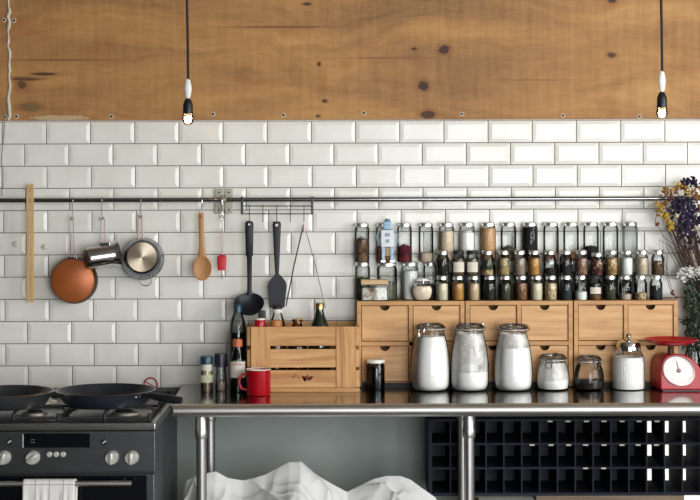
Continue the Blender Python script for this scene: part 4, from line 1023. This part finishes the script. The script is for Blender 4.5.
# oil bottle with orange stopper
yy = -0.215; s_ = S(yy); H = Z_(339, yy, 238)-CT
ob = bottle('oil_bottle', 237.7, yy, [(0, .0004), (7.2*s_, .0004), (7.6*s_, 0.005), (7.4*s_, H*0.58), (6.0*s_, H*0.70), (4.2*s_, H*0.80), (4.0*s_, H*0.93)], glass('bottle_glass', (212, 224, 212), (96, 112, 100)), 'glass bottle with orange stopper and white label at the left of the crate')
obj('contents', MB().lathe([(0, 0.003), (6.9*s_, 0.003), (7.0*s_, H*0.30), (0, H*0.30)], 28), mat('dark_green_oil', (30, 40, 24), 0.2), ob)
obj('stopper', MB().lathe([(3.9*s_, H*0.86), (5.0*s_, H*0.86), (5.2*s_, H*0.95), (4.6*s_, H), (0, H)], 28), mat('orange_cap', (190, 98, 58), 0.45), ob)
m = MB().lathe([(7.55*s_, H*0.28), (7.7*s_, H*0.28), (7.6*s_, H*0.58), (7.3*s_, H*0.585)], 32)
lb_ = obj('paper_label', m, mat('white_paper_label', (214, 206, 196), 0.7), ob)
m = MB()
n = 16; r = 7.75*s_
for za, zb, w_ in ((0.52, 0.535, 0.7), (0.50, 0.51, 0.45)):
    prev = None
    for i in range(n+1):
        a = -PI/2 - w_ + 2*w_*i/n; zz = H*(za+0.02*math.cos((i/n-0.5)*PI)); zz2 = zz + H*(zb-za)
        cur = (m.bm.verts.new((r*math.cos(a), r*math.sin(a), zz)), m.bm.verts.new((r*math.cos(a), r*math.sin(a), zz2)))
        if prev: m.bm.faces.new((prev[0], cur[0], cur[1], prev[1]))
        prev = cur
obj('label_print', m, mat('faded_red_print', (170, 88, 80), 0.7), lb_)
yy = -0.13; H = Z_(304.5, yy, 238)-CT; s_ = S(yy)
tbt = bottle('tall_bottle', 238, yy, [(0, .0004), (8.0*s_, .0004), (8.4*s_, 0.006), (8.2*s_, H*0.72), (7.6*s_, H*0.80), (4.4*s_, H*0.90), (3.6*s_, H*0.93), (3.6*s_, H-0.006)], glass('pale_bottle_glass', (222, 228, 226), (120, 136, 134)), 'tall clear bottle with teal cap, half full of dark liquid, behind the orange-stoppered one')
obj('cap', MB().lathe([(3.7*s_, H-0.027), (4.3*s_, H-0.027), (4.4*s_, H-0.003), (3.9*s_, H), (0, H)], 28), mat('teal_cap', (30, 62, 82), 0.35), tbt)
obj('contents', MB().lathe([(0, 0.003), (7.8*s_, 0.003), (7.8*s_, H*0.67), (0, H*0.67)], 28), mat('dark_soy_liquid', (26, 26, 26), 0.15), tbt)

# crate
YK0, YK1 = -0.232, -0.020
ks = S(YK0)
kx0, kz0 = P(251, 392, YK0); kx1, kz1 = P(355.5, 327, YK0)
kz1 = Z_(326.8, YK0, 300); Hc = kz1-CT; Wc = kx1-kx0; kc = (kx0+kx1)/2
cr = thing('wooden_crate', 'slatted pale wooden crate of bottles standing on the worktable', 'crate', (kc, YK0, CT))
cw = [wood('crate_pine_%s' % a, (222, 174, 118), (164, 108, 58), ax, 0.9, 0.6, (i*2.2, i, i*3.1), 1.2) for i, (a, ax) in enumerate((('one', 'x'), ('two', 'x'), ('three', 'x'), ('upright', 'z'), ('side', 'y')))]
bw = 19.3*ks; dpt = YK1-YK0
for s2 in (-1, 1):
    xa, xb = (-Wc/2, -Wc/2+bw) if s2 < 0 else (Wc/2-bw, Wc/2)
    obj('upright_board', MB().box(xa, xb, 0.0, 0.010, 0.0145, Hc, 0.0012), cw[3], cr, False)
    obj('upright_board', MB().box(xa, xb, dpt-0.010, dpt, 0.0005, Hc, 0.0012), cw[3], cr, False)
zz = [(Z_(345.8, YK0)-CT, Hc), (Z_(367.5, YK0)-CT, Z_(349.2, YK0)-CT), (0.0145, Z_(370.2, YK0)-CT)]
for i, (za, zb) in enumerate(zz):
    g = 0.0006
    obj('front_slat', MB().box(-Wc/2+bw, Wc/2-bw, 0.0035, 0.0115, za, zb, 0.001), cw[i], cr, False) if i < 3 else None
    obj('back_slat', MB().box(-Wc/2+bw+g, Wc/2-bw-g, dpt-0.009, dpt-0.002, za, zb, 0.001), cw[i], cr, False)
    for s2 in (-1, 1):
        xa, xb = (-Wc/2-0.013, -Wc/2-g) if s2 < 0 else (Wc/2+g, Wc/2+0.013)
        obj('side_slat', MB().box(xa, xb, 0.012, dpt if s2 < 0 else 0.110, za, zb-0.002, 0.001), cw[4], cr, False)
obj('bottom_board', MB().box(-Wc/2, Wc/2, 0.0, dpt-0.011, 0.0003, 0.0135, 0.001).box(Wc/2, Wc/2+0.013, 0.0, 0.011, 0.0003, 0.0135, 0.001), cw[0], cr, False)
m = MB()
cx, cz = P(307.5, 378, YK0); cx -= kc; cz -= CT
m.prism([(cx+r_*math.cos(a), cz+r_*math.sin(a)*0.9) for a, r_ in [(PI/2+2*PI*i/10, (0.015 if i % 2 == 0 else 0.006) * (0.9 + 0.25*((i*7) % 3))) for i in range(10)]], 0.0030, 0.0036)
m.prism([(cx-0.045+0.004*math.cos(a), cz+0.004+0.0018*math.sin(a)) for a in [2*PI*i/8 for i in range(8)]], 0.0030, 0.0036)
m.prism([(cx-0.030+0.003*math.cos(a), cz+0.001+0.0016*math.sin(a)) for a in [2*PI*i/8 for i in range(8)]], 0.0030, 0.0036)
m.prism([(cx-0.040+0.005*math.cos(a), cz+0.012+0.0014*math.sin(a)) for a in [2*PI*i/8 for i in range(8)]], 0.0030, 0.0036)
obj('stamp_mark', m, mat('dark_red_stamp', (112, 50, 34), 0.8), cr, False)

# bottles inside the crate
zb = CT+0.0145
def in_crate(name, px, yy, pr, m, label, cat): return bottle(name, px, yy, pr, m, label, cat, zb, 325)
def H_(py, yy): return Z_(py, yy, 290)-zb
yy = -0.185; s_ = S(yy); H = H_(318, yy)
o = in_crate('red_lid_bottle', 260, yy, [(0, .0004), (6*s_, .0004), (6.2*s_, 0.006), (6.2*s_, H*0.8), (5*s_, H*0.88), (4.8*s_, H*0.95)], M_glass, 'bottle with a red lid and cream top in the left of the crate', 'bottle')
obj('lid', MB().lathe([(5*s_, H-0.032), (5.6*s_, H-0.032), (5.7*s_, H-0.006), (5.3*s_, H-0.004)], 28), M_red, o); obj('lid_top', MB().lathe([(5.5*s_, H-0.0065), (5.5*s_, H-0.001), (4.8*s_, H), (0, H)], 28), M_cream, o)
yy = -0.10; s_ = S(yy); H = H_(310.5, yy)
o = in_crate('dark_bottle', 262, yy, [(0, .0004), (7*s_, .0004), (7.2*s_, 0.006), (7*s_, H*0.7), (3.5*s_, H*0.84), (3.3*s_, H*0.95)], glass('dark_bottle_glass', (60, 74, 70), (24, 30, 28)), 'dark bottle with square black cap behind the red-lidded one', 'bottle')
obj('cap', MB().box(-3.7*s_, 3.7*s_, -3.7*s_, 3.7*s_, H-0.048, H, 0.003), M_black, o)
yy = -0.10; s_ = S(yy); H = H_(306, yy)
o = in_crate('vinegar_bottle', 277.5, yy, [(0, .0004), (8*s_, .0004), (8.2*s_, 0.006), (8*s_, H*0.66), (7.2*s_, H*0.80), (4.4*s_, H*0.90), (4.2*s_, H-0.008)], M_glass2, 'clear bottle with black and white cap in the crate', 'bottle')
obj('cap', MB().lathe([(4.3*s_, H-0.022), (5.0*s_, H-0.022), (5.1*s_, H-0.010), (4.4*s_, H-0.009)], 28), M_white, o); obj('cap_top', MB().lathe([(5.0*s_, H-0.010), (5.1*s_, H-0.003), (4.7*s_, H), (0, H)], 28), M_iron, o)
content(o, 6.9*s_, H*0.45, 'brown')
yy = -0.185; s_ = S(yy); H = H_(320.3, yy)
o = in_crate('amber_lid_jar', 276, yy, [(0, .0004), (6.8*s_, .0004), (7*s_, 0.006), (7*s_, H*0.8), (5.4*s_, H*0.9), (5.2*s_, H*0.95)], M_glass, 'jar with amber-brown lid in front of the black-and-white-capped bottle', 'jar')
obj('lid', MB().lathe([(5.3*s_, H-0.03), (5.9*s_, H-0.03), (6*s_, H-0.003), (5.6*s_, H), (0, H)], 28), mat('amber_lid', (188, 120, 60), 0.45), o)
yy = -0.16; s_ = S(yy); H = H_(318.5, yy)
o = in_crate('cork_bottle', 297.3, yy, [(0, .0004), (9*s_, .0004), (9.3*s_, 0.006), (9*s_, H*0.78), (6*s_, H*0.88), (4.6*s_, H*0.92), (4.6*s_, H*0.965), (5.6*s_, H*0.97), (5.6*s_, H*0.985), (4*s_, H*0.986)], glass('amber_glass', (206, 170, 120), (110, 80, 50)), 'brownish bottle with a cork stopper in the middle of the crate', 'bottle')
obj('stopper', MB().lathe([(3.9*s_, H*0.93), (4.6*s_, H-0.012), (4.5*s_, H-0.001), (0, H)], 24), M_cork, o)
yy = -0.15; s_ = S(yy); H = H_(303, yy)
o = in_crate('green_bottle', 319.7, yy, [(0, .0004), (10.5*s_, .0004), (11*s_, 0.006), (10.8*s_, H*0.60), (8.6*s_, H*0.74), (5.2*s_, H*0.84), (4.0*s_, H*0.90), (3.7*s_, H-0.008)], mat('dark_green_bottle_glass', (22, 36, 22), 0.08, 0, 0.1, 20, 0, 0.5), 'dark green bottle with gold cap at the right of the crate', 'bottle')
obj('cap', MB().lathe([(3.8*s_, H-0.022), (4.3*s_, H-0.022), (4.4*s_, H-0.002), (4*s_, H), (0, H)], 28), steel('gold_cap_metal', (196, 168, 112), 0.3, (5, 5, 5)), o)

# ------------------------------------------------------------------ SUGAR JAR AND SCALE
yy = -0.172; s_ = S(yy)
sg = thing('ribbed_sugar_jar', 'ribbed glass jar of white sugar with steel knob lid, left of the red scale', 'jar', (X_(628.6, yy, 380), yy, CT))
H = Z_(347, yy, 628)-CT; r = 16.4*s_
def ribbed(prof, n=36, amp=0.035, per=4):
    m = MB(); seg = n*per; rings = []
    for rr, z, k in prof:
        rings.append([m.bm.verts.new(((rr*(1+amp*k*abs(math.sin(PI*i/per))))*math.cos(2*PI*i/seg), (rr*(1+amp*k*abs(math.sin(PI*i/per))))*math.sin(2*PI*i/seg), z)) for i in range(seg)])
    for A, B_ in zip(rings[:-1], rings[1:]):
        for i in range(seg): j = (i+1) % seg; m.bm.faces.new((A[i], A[j], B_[j], B_[i]))
    m.bm.faces.new(rings[0][::-1]); return m
obj('glass', ribbed([(r*0.9, 0.0006, 0), (r*0.96, 0.004, 1), (r*0.965, H*0.62, 1), (r*0.9, H*0.80, 1), (r*0.7, H*0.93, 0.5), (r*0.66, H*0.96, 0), (r*0.66, H, 0)]), M_glass2, sg)
obj('contents', MB().lathe([(0, 0.003), (r*0.9, 0.003), (r*0.93, 0.006), (r*0.93, H*0.60), (r*0.85, H*0.77), (r*0.4, H*0.72), (0, H*0.70)], 40), G['white'], sg)
zl = H
ld_ = obj('lid', MB().lathe([(r*0.70, zl-0.010), (r*0.76, zl-0.010), (r*0.76, zl+0.008), (r*0.66, zl+0.018), (r*0.25, zl+0.026), (0, zl+0.027)], 36), M_chrome, sg)
obj('knob', MB().lathe([(0.003, zl+0.024), (0.004, zl+0.030), (0.009, zl+0.036), (0.0095, zl+0.041), (0.006, zl+0.046), (0, zl+0.047)], 24), M_chrome, ld_)

YSc = -0.232
s_ = S(YSc)
ks_ = thing('kitchen_scale', 'red retro kitchen scale with round white dial and flat red pan', 'scale', (X_(681, YSc, 380), YSc, CT), 0)
kX = ks_.location.x
KP = lambda px, py: (P(px, py, YSc)[0]-kX, P(px, py, YSc)[1]-CT)
fr_ = [KP(660.5, 389.6), KP(660, 372), KP(661.5, 361), KP(666, 355.5), KP(674, 353.6), KP(684, 354.6), KP(692, 358.8), KP(699, 366), KP(704, 375), KP(707, 389.6)]
fr_[0] = (fr_[0][0], 0.003); fr_[-1] = (fr_[-1][0], 0.003)
m = MB()
a = [m.bm.verts.new((x, 0, z)) for x, z in fr_]; cxm = sum(x for x, z in fr_)/len(fr_)
ai = [m.bm.verts.new((x, 0.006, z)) for x, z in fr_]
bk = [m.bm.verts.new((cxm+(x-cxm)*0.92-0.018, 0.108, 0.003+(z-0.003)*0.95)) for x, z in fr_]
n = len(fr_)
f1 = m.bm.faces.new(a); m.bm.faces.new(bk[::-1])
for A, B_ in ((a, ai), (ai, bk)):
    for i in range(n): j = (i+1) % n; m.bm.faces.new((A[j], A[i], B_[i], B_[j]))
body = obj('body', m, M_red, ks_)
bm_ = body.modifiers.new('bevel', 'BEVEL'); bm_.width = 0.005; bm_.segments = 3; bm_.limit_method = 'ANGLE'; bm_.angle_limit = math.radians(40)
obj('foot', MB().box(KP(662, 0)[0], KP(704, 0)[0], 0.006, 0.10, 0.0, 0.004), M_black, ks_, False)
dc = KP(678.6, 370.6)
ex_ = lambda rr, y0, y1, tilt=-0.62, fx=1.08, fy=0.90: (T((dc[0], 0, dc[1])) @ R(-tilt, 'Y') @ R(PI/2, 'X'), fx, fy)
Md, fx, fy = ex_(1, 0, 0)
dial = obj('dial', MB().lathe([(0, 0.003), (14.7*s_, 0.003), (15.0*s_, 0)], 48, Md, sx=fx, sy=fy), mat('white_dial_face', (240, 238, 232), 0.35), ks_)
obj('dial_bezel', MB().lathe([(14.7*s_, 0.0), (14.7*s_, 0.006), (15.6*s_, 0.0065), (16.6*s_, 0.004), (16.8*s_, 0)], 56, Md, sx=fx, sy=fy), mat('silver_red_bezel', (206, 150, 150), 0.25, 0.5), ks_)
m = MB()
for i in range(40):
    a = 2*PI*i/40; l_ = 0.004 if i % 5 else 0.007
    r0 = 13.6*s_
    Mt = Md @ Matrix.Diagonal((fx, fy, 1, 1)) @ R(a, 'Z')
    m.box(r0-l_, r0, -0.0003, 0.0003, 0.003, 0.0033, 0, Mt)
obj('tick_marks', m, mat('dark_dial_print', (70, 66, 66), 0.7), dial, False)
pt = KP(676.3, 360.5)
m = MB().prism([(dc[0]-0.0022, dc[1]), (dc[0]+0.0022, dc[1]-0.001), (pt[0]+0.0006, pt[1]), (pt[0]-0.0006, pt[1])], -0.0052, -0.0042).lathe([(0, 0.007), (0.0065, 0.0065), (0.0075, 0.003)], 24, T((dc[0], 0, dc[1])) @ R(PI/2, 'X'))
obj('pointer', m, mat('dusty_red_pointer', (150, 92, 100), 0.4), dial)
yc_ = 0.021
a = KP(673, 353)
obj('stem', MB().lathe([(0.011, a[1]-0.012), (0.010, a[1]+0.022), (0.013, a[1]+0.028)], 24, T((a[0]-0.004, yc_, 0))), mat('dark_brass_stem', (72, 44, 38), 0.4, 0.4), ks_)
pz = P(671, 345, YSc+yc_)[1]-CT; pr_ = 27.0*S(YSc+yc_); pxc = P(671.3, 342, YSc+yc_)[0]-kX
obj('weighing_pan', MB().lathe([(0, pz), (pr_*0.55, pz+0.001), (pr_*0.9, pz+0.011), (pr_*0.98, pz+0.017), (pr_, pz+0.019), (pr_*0.985, pz+0.021), (pr_*0.88, pz+0.0135), (pr_*0.5, pz+0.004), (0, pz+0.003)], 64, T((pxc, yc_, 0))), M_red, ks_)

# ------------------------------------------------------------------ FLOWERS
YV = -0.062
vx = X_(716, YV, 330)
va = thing('dried_bouquet', 'tall bouquet of dried yellow and purple flowers in a clear vase at the right end', 'flowers', (vx, YV, CT))
obj('vase', MB().lathe([(0, 0.0008), (0.034, 0.0008), (0.038, 0.006), (0.036, 0.10), (0.030, 0.17), (0.034, 0.20)], 36), glass('green_vase_glass', (214, 226, 218), (110, 130, 120)), va)
rnd = random.Random(3)
stems = MB(); heads = {'yellow': MB(), 'orange': MB(), 'purple': MB(), 'cream': MB(), 'dark': MB(), 'rust': MB()}
tgt = []
def add(px, py, y, kind, n=10, sp=4.0, r=0.0065):
    tgt.append((px, py, y)); X, Z = P(px, py, y)
    for i in range(n):
        c = (X-vx+rnd.gauss(0, sp*0.45)*0.0034, y-YV+rnd.gauss(0, 0.009), Z-CT+rnd.gauss(0, sp*0.45)*0.0034)
        heads[kind].ball(c, r*rnd.uniform(0.5, 1.1), 1, (1, 1, rnd.uniform(0.6, 1.2)))
for px, py in ((665, 190), (671, 196), (664, 203), (676, 190), (683, 187), (692, 191), (697, 197), (703, 190), (660, 210), (700, 206)): add(px, py, -0.10+rnd.uniform(-0.03, 0.03), 'orange' if rnd.random() < 0.6 else 'rust', 13, 5.5, 0.0062)
for px, py in ((660, 209), (664, 213), (667, 218), (669, 224), (671, 228), (676, 186), (686, 192), (658, 205)): add(px, py, -0.13+rnd.uniform(-0.02, 0.02), 'yellow', 13, 4.5, 0.0055)
for px, py in ((678, 204), (684, 200), (690, 205), (676, 212), (684, 213), (693, 213), (690, 220), (682, 222), (697, 222), (688, 230), (674, 206), (702, 215), (687, 183), (693, 182)): add(px, py, -0.11+rnd.uniform(-0.03, 0.03), 'purple', 26, 6.5, 0.0068)
for px, py in ((691, 187), (676, 216), (696, 228), (703, 200)): add(px, py, -0.14, 'cream', 9, 4, 0.0055)
for px, py in ((680, 236), (688, 240), (694, 234), (684, 228), (677, 230), (690, 246), (698, 240)): add(px, py, -0.10, 'dark', 10, 5, 0.006)
for px, py in ((657, 224), (676, 297), (673, 293)): add(px, py, -0.13, 'rust', 6, 2.2, 0.006)
for k, (px, py, y) in enumerate(tgt):
    X, Z = P(px, py, y); a = 2*PI*k*0.381; bx, by = 0.02*math.cos(a), 0.02*math.sin(a)
    hx, hy, hz_ = X-vx, y-YV, Z-CT
    if py > 290: continue
    stems.tube([(bx*0.5, by*0.5, 0.02), (bx, by, 0.19), (bx*0.7+hx*0.45, by*0.4+hy*0.4, 0.19+(hz_-0.19)*0.5), (hx, hy, hz_)], [0.0011, 0.0011, 0.001, 0.0008], 5)
for k in range(55):
    a = 2*PI*k*0.37; hx = -0.05-0.13*rnd.random(); hz_ = 0.47+0.14*rnd.random(); 
    stems.tube([(0.012*math.cos(a), 0.012*math.sin(a), 0.02), (0.024*math.cos(a), 0.022*math.sin(a), 0.19), (hx*0.6, 0.02*math.sin(a*2)-0.01, 0.19+(hz_-0.19)*0.55), (hx, 0.03*math.sin(a*3)-0.01, hz_)], 0.0010, 5)
# two drooping stems with hanging buds
for (px, py), (qx, qy) in (((657, 224), (666, 196)), ((675.5, 296), (664, 236)), ((673, 292), (661, 240))):
    A = P(px, py, -0.13); Bq = P(qx, qy, -0.12)
    stems.tube([(0, 0, 0.19), (-0.04, -0.01, 0.40), (Bq[0]-vx, -0.02, Bq[1]-CT), ((A[0]+Bq[0])/2-vx-0.008, -0.03, (A[1]+Bq[1])/2-CT), (A[0]-vx, -0.03, A[1]-CT)], 0.0010, 5)
obj('stems', stems, mat('dry_brown_stem', (78, 52, 38), 0.8), va)
cm = {'yellow': (204, 166, 56), 'orange': (168, 118, 66), 'purple': (44, 36, 70), 'cream': (226, 214, 186), 'dark': (58, 38, 40), 'rust': (120, 62, 42)}
for k, m in heads.items():
    obj('%s_blossoms' % k, m, mat('%s_petals' % k, cm[k], 0.85, 0, 0.25, 160, 0.6), va, label='%s dried blossoms' % k)
# leafy bunch with white blossoms in front, glass bottle
YV2 = -0.085; vx2 = X_(692, YV2, 330)
vb = thing('leafy_bouquet', 'bunch of dark green leaves under a frilly white blossom behind the red scale', 'flowers', (vx2, YV2, CT))
obj('vase', MB().lathe([(0, 0.0008), (0.026, 0.0008), (0.029, 0.006), (0.028, 0.09), (0.018, 0.13), (0.020, 0.17)], 32), M_glass2, vb)
lv = MB(); stm = MB(); wh = MB()
for k in range(520):
    px = rnd.uniform(685, 714); py = rnd.uniform(280, 350)
    if px < 684 and py < 286: continue
    y = YV2+rnd.uniform(-0.05, 0.03); X, Z = P(px, py, y)
    l = rnd.uniform(0.012, 0.026); a = rnd.uniform(0, 2*PI); tl = rnd.uniform(-0.9, 0.9); ww = l*rnd.uniform(0.22, 0.4)
    Mx_ = T((X-vx2, y-YV2, Z-CT)) @ R(a, 'Y') @ R(tl, 'X') @ R(rnd.uniform(-1, 1), 'Z')
    vs = [Mx_ @ Vector(p) for p in ((0, 0, 0), (ww, 0.001, l*0.45), (0, -0.002, l), (-ww, 0.001, l*0.45), (0, 0.0025, l*0.5))]
    V = [lv.bm.verts.new(p) for p in vs]
    for t3 in ((0, 1, 4), (1, 2, 4), (2, 3, 4), (3, 0, 4)): lv.bm.faces.new([V[i] for i in t3])
    if k % 7 == 0: stm.tube([(rnd.uniform(-.012, .012), rnd.uniform(-.012, .012), 0.02), (rnd.uniform(-.014, .014), rnd.uniform(-.014, .014), 0.16), (X-vx2, y-YV2, Z-CT)], 0.0011, 5)
for k in range(330):
    u = rnd.random(); px = 677+u*34; py = 277-5.0*math.sin(min(1, u*1.3)*PI/1.3)+rnd.gauss(0, 3.0); y = YV2-0.025+rnd.gauss(0, 0.014)
    X, Z = P(px, py, y); wh.ball((X-vx2, y-YV2, Z-CT), rnd.uniform(0.003, 0.0075), 1, (1, 1, 0.6))
obj('leaves', lv, mat('dark_green_leaf', (48, 66, 46), 0.5, 0, 0.35, 60), vb, False)
obj('stems', stm, mat('green_stem', (62, 66, 44), 0.7), vb)
obj('white_blossom', wh, mat('white_frilly_petals', (232, 232, 226), 0.8), vb)

# ------------------------------------------------------------------ UNDER THE TABLE
# pigeonhole rack
YG0, YG1 = -0.062, 0.17
M_pig = mat('blue_black_rack', (34, 39, 52), 0.8)
M_pig.node_tree.nodes['Principled BSDF'].inputs['Specular IOR Level'].default_value = 0.3
xs = [X_(428.5 + 0.0, YG0, 450)] ; pitch = 17.85*S(YG0); x0r = X_(432.5, YG0, 450)
gx0 = X_(428.5, YG0, 450); ncol = 17
gx1 = x0r + ncol*pitch + 0.002
zr0, zr3 = Z_(494, YG0, 560), Z_(420.5, YG0, 560)
rowz = [Z_(v, YG0, 560) for v in (493.5, 468.2, 444.0, 420.5)]
pg = thing('pigeonhole_rack', 'blue-black rack of small square pigeonholes under the worktable', 'rack', ((gx0+gx1)/2, YG0, zr0-0.006))
px_, pz_ = pg.location.x, pg.location.z
m = MB(); dp = YG1-YG0; tk = 0.0045
m.box(gx0-px_, gx0-px_+0.012, 0, dp, 0, rowz[3]+0.006-pz_, 0.001).box(gx1-px_-0.006, gx1-px_, 0, dp, 0, rowz[3]+0.006-pz_, 0.001)
m.box(gx0-px_+0.012, gx1-px_-0.006, 0, dp, 0, 0.010, 0.001).box(gx0-px_+0.012, gx1-px_-0.006, 0, dp, rowz[3]-pz_-0.003, rowz[3]+0.006-pz_, 0.001)
obj('frame', m, M_pig, pg, False)
m = MB()
for z in rowz[1:3]: m.box(gx0-px_+0.012, gx1-px_-0.006, 0.001, dp-0.001, z-pz_-0.0035, z-pz_+0.0035, 0.0008)
obj('shelf', m, M_pig, pg, False)
m = MB()
for c_ in range(1, ncol):
    X = x0r + c_*pitch - px_
    for za, zb_ in ((0.010, rowz[1]-pz_-0.0035), (rowz[1]-pz_+0.0035, rowz[2]-pz_-0.0035), (rowz[2]-pz_+0.0035, rowz[3]-pz_-0.003)):
        m.box(X-tk/2, X+tk/2, 0.001, dp-0.001, za, zb_)
obj('dividers', m, M_pig, pg, False)
obj('cell_shade_sheet', MB().box(gx0-px_+0.012, X_(646, YG1, 450)-px_, dp, dp+0.004, 0.004, rowz[3]-pz_), mat('cell_shade_slate', (56, 63, 72), 0.6), pg, False)  # dark sheet stands in for the shade at the backs of the cells
M_tag = mat('pale_tag', (216, 210, 192), 0.7)
tags = [(0, (550, 568, 586.5, 604, 622, 639, 657)), (1, (532, 551, 568.5, 585.5, 604, 622, 638, 656.5)), (2, (585.5, 603.5))]
for r_i, pxs in tags:
    for px in pxs:
        X, Z = P(px, (421.3, 445, 468.3)[r_i], YG0)
        obj('tag', MB().box(-0.0085, 0.0085, -0.0012, 0, -0.0026, 0.0026, 0.0004), M_tag, pg, False, loc=(X-px_, 0, Z-pz_))
# boards it stands on
bz = pz_-0.0005
M_old = wood('weathered_plank', (150, 134, 112), (104, 88, 70), 'x', 0.8, 0.8)
bx0, bx1 = X_(541, -0.4, 490), gx1+0.02
bn = thing('wooden_bench', 'low weathered wooden bench carrying the pigeonhole rack', 'bench', (0.62, 0.055, 0))
bx1 = X_(684, -0.05, 490)
for ya, yb in ((-0.055, 0.05), (0.06, 0.165)):
    obj('plank', MB().box((X_(536, -0.05, 490) if ya < 0 else gx0+0.10)-0.62, bx1-0.62, ya-0.055, yb-0.055, bz-0.028, bz, 0.002), M_old, bn, False)
for xx in (gx0+0.16, 1.02):
    obj('leg', MB().box(xx-0.62-0.02, xx-0.62+0.02, -0.09, -0.05, 0.0, bz-0.028, 0.002), M_old, bn, False)
    obj('leg', MB().box(xx-0.62-0.02, xx-0.62+0.02, 0.05, 0.09, 0.0, bz-0.028, 0.002), M_old, bn, False)
    obj('rail', MB().box(xx-0.62-0.02, xx-0.62+0.02, -0.05, 0.05, bz-0.07, bz-0.03, 0.002), M_old, bn, False)

# white sheet heap
sil = [(176, 520), (181, 492), (186, 481), (193, 477.5), (205, 473.5), (216, 471.5), (228, 478), (243, 480.5), (256, 477.5), (266, 474.5), (278, 467.5), (289.5, 462), (301, 461.5), (308, 468), (313, 472.5), (332, 484), (347, 492), (355, 488), (363, 484), (374, 479), (386, 476), (401, 476), (411, 480), (419, 486), (436, 498), (446, 520)]
def silz(px):
    for (a, za), (b, zb_) in zip(sil[:-1], sil[1:]):
        if a <= px <= b: return za+(zb_-za)*(px-a)/(b-a)
    return 520
YH0 = -0.26
m = MB(); NU, NV = 190, 84
rows_ = []
from mathutils import noise as mn
def ridge(x, y, z=0.0): return 1-min(1, abs(mn.noise(Vector((x, y, z))))*3.2)
for j in range(NV+1):
    v = j/NV; row = []
    yv = -0.10 - 0.42*v
    for i in range(NU+1):
        u = i/NU; px = 172+u*278
        X = X_(px, YH0, 480)
        zr_ = Z_(silz(px), YH0, px)
        d = yv-YH0
        if d > 0: fall = (d/0.16)**1.5*0.22
        else: fall = 0.13*(1-math.exp(d*7)) + max(0, -d-0.20)**1.3*9.0
        k_ = min(1, abs(d)/0.04)
        wx = X + 0.05*mn.noise(Vector((X*6, yv*6, 5)))
        # long creases that run down from the peaks, and small crumples across them
        fold = ridge(wx*6+yv*4.0, yv*1.4-X*1.0, 0.3)**1.5*0.030 + ridge(wx*13-yv*6, yv*2.5+X*3, 1.7)**2*0.010 + ridge(wx*8+yv*11, yv*6, 4.1)**2*0.005 - 0.016
        z = zr_-fall+fold*k_
        e_ = max(0, 1-min(u, 1-u)/0.05); z -= e_**1.5*0.1
        if d < 0: z = min(z, zr_+(-d)*0.25)
        row.append(m.bm.verts.new((X, yv, max(0.02, z))))
    rows_.append(row)
for j in range(NV):
    for i in range(NU): m.bm.faces.new((rows_[j][i], rows_[j+1][i], rows_[j+1][i+1], rows_[j][i+1]))
# skirt down to the floor
edge = [rows_[0][i] for i in range(NU+1)] + [rows_[j][NU] for j in range(1, NV+1)] + [rows_[NV][i] for i in range(NU-1, -1, -1)] + [rows_[j][0] for j in range(NV-1, 0, -1)]
low = [m.bm.verts.new((v.co.x, v.co.y + 0.02*math.sin(k*0.21), 0.004)) for k, v in enumerate(edge)]
for k in range(len(edge)):
    q_ = (k+1) % len(edge); m.bm.faces.new((edge[k], low[k], low[q_], edge[q_]))
o = obj('dust_sheet', m, mat('white_cotton_sheet', (236, 236, 234), 0.9, 0, 0.03, 30)); 
for p_ in o.data.polygons: p_.use_smooth = True
tag(o, 'crumpled white cloth heaped over bulky goods under the worktable', 'cloth')
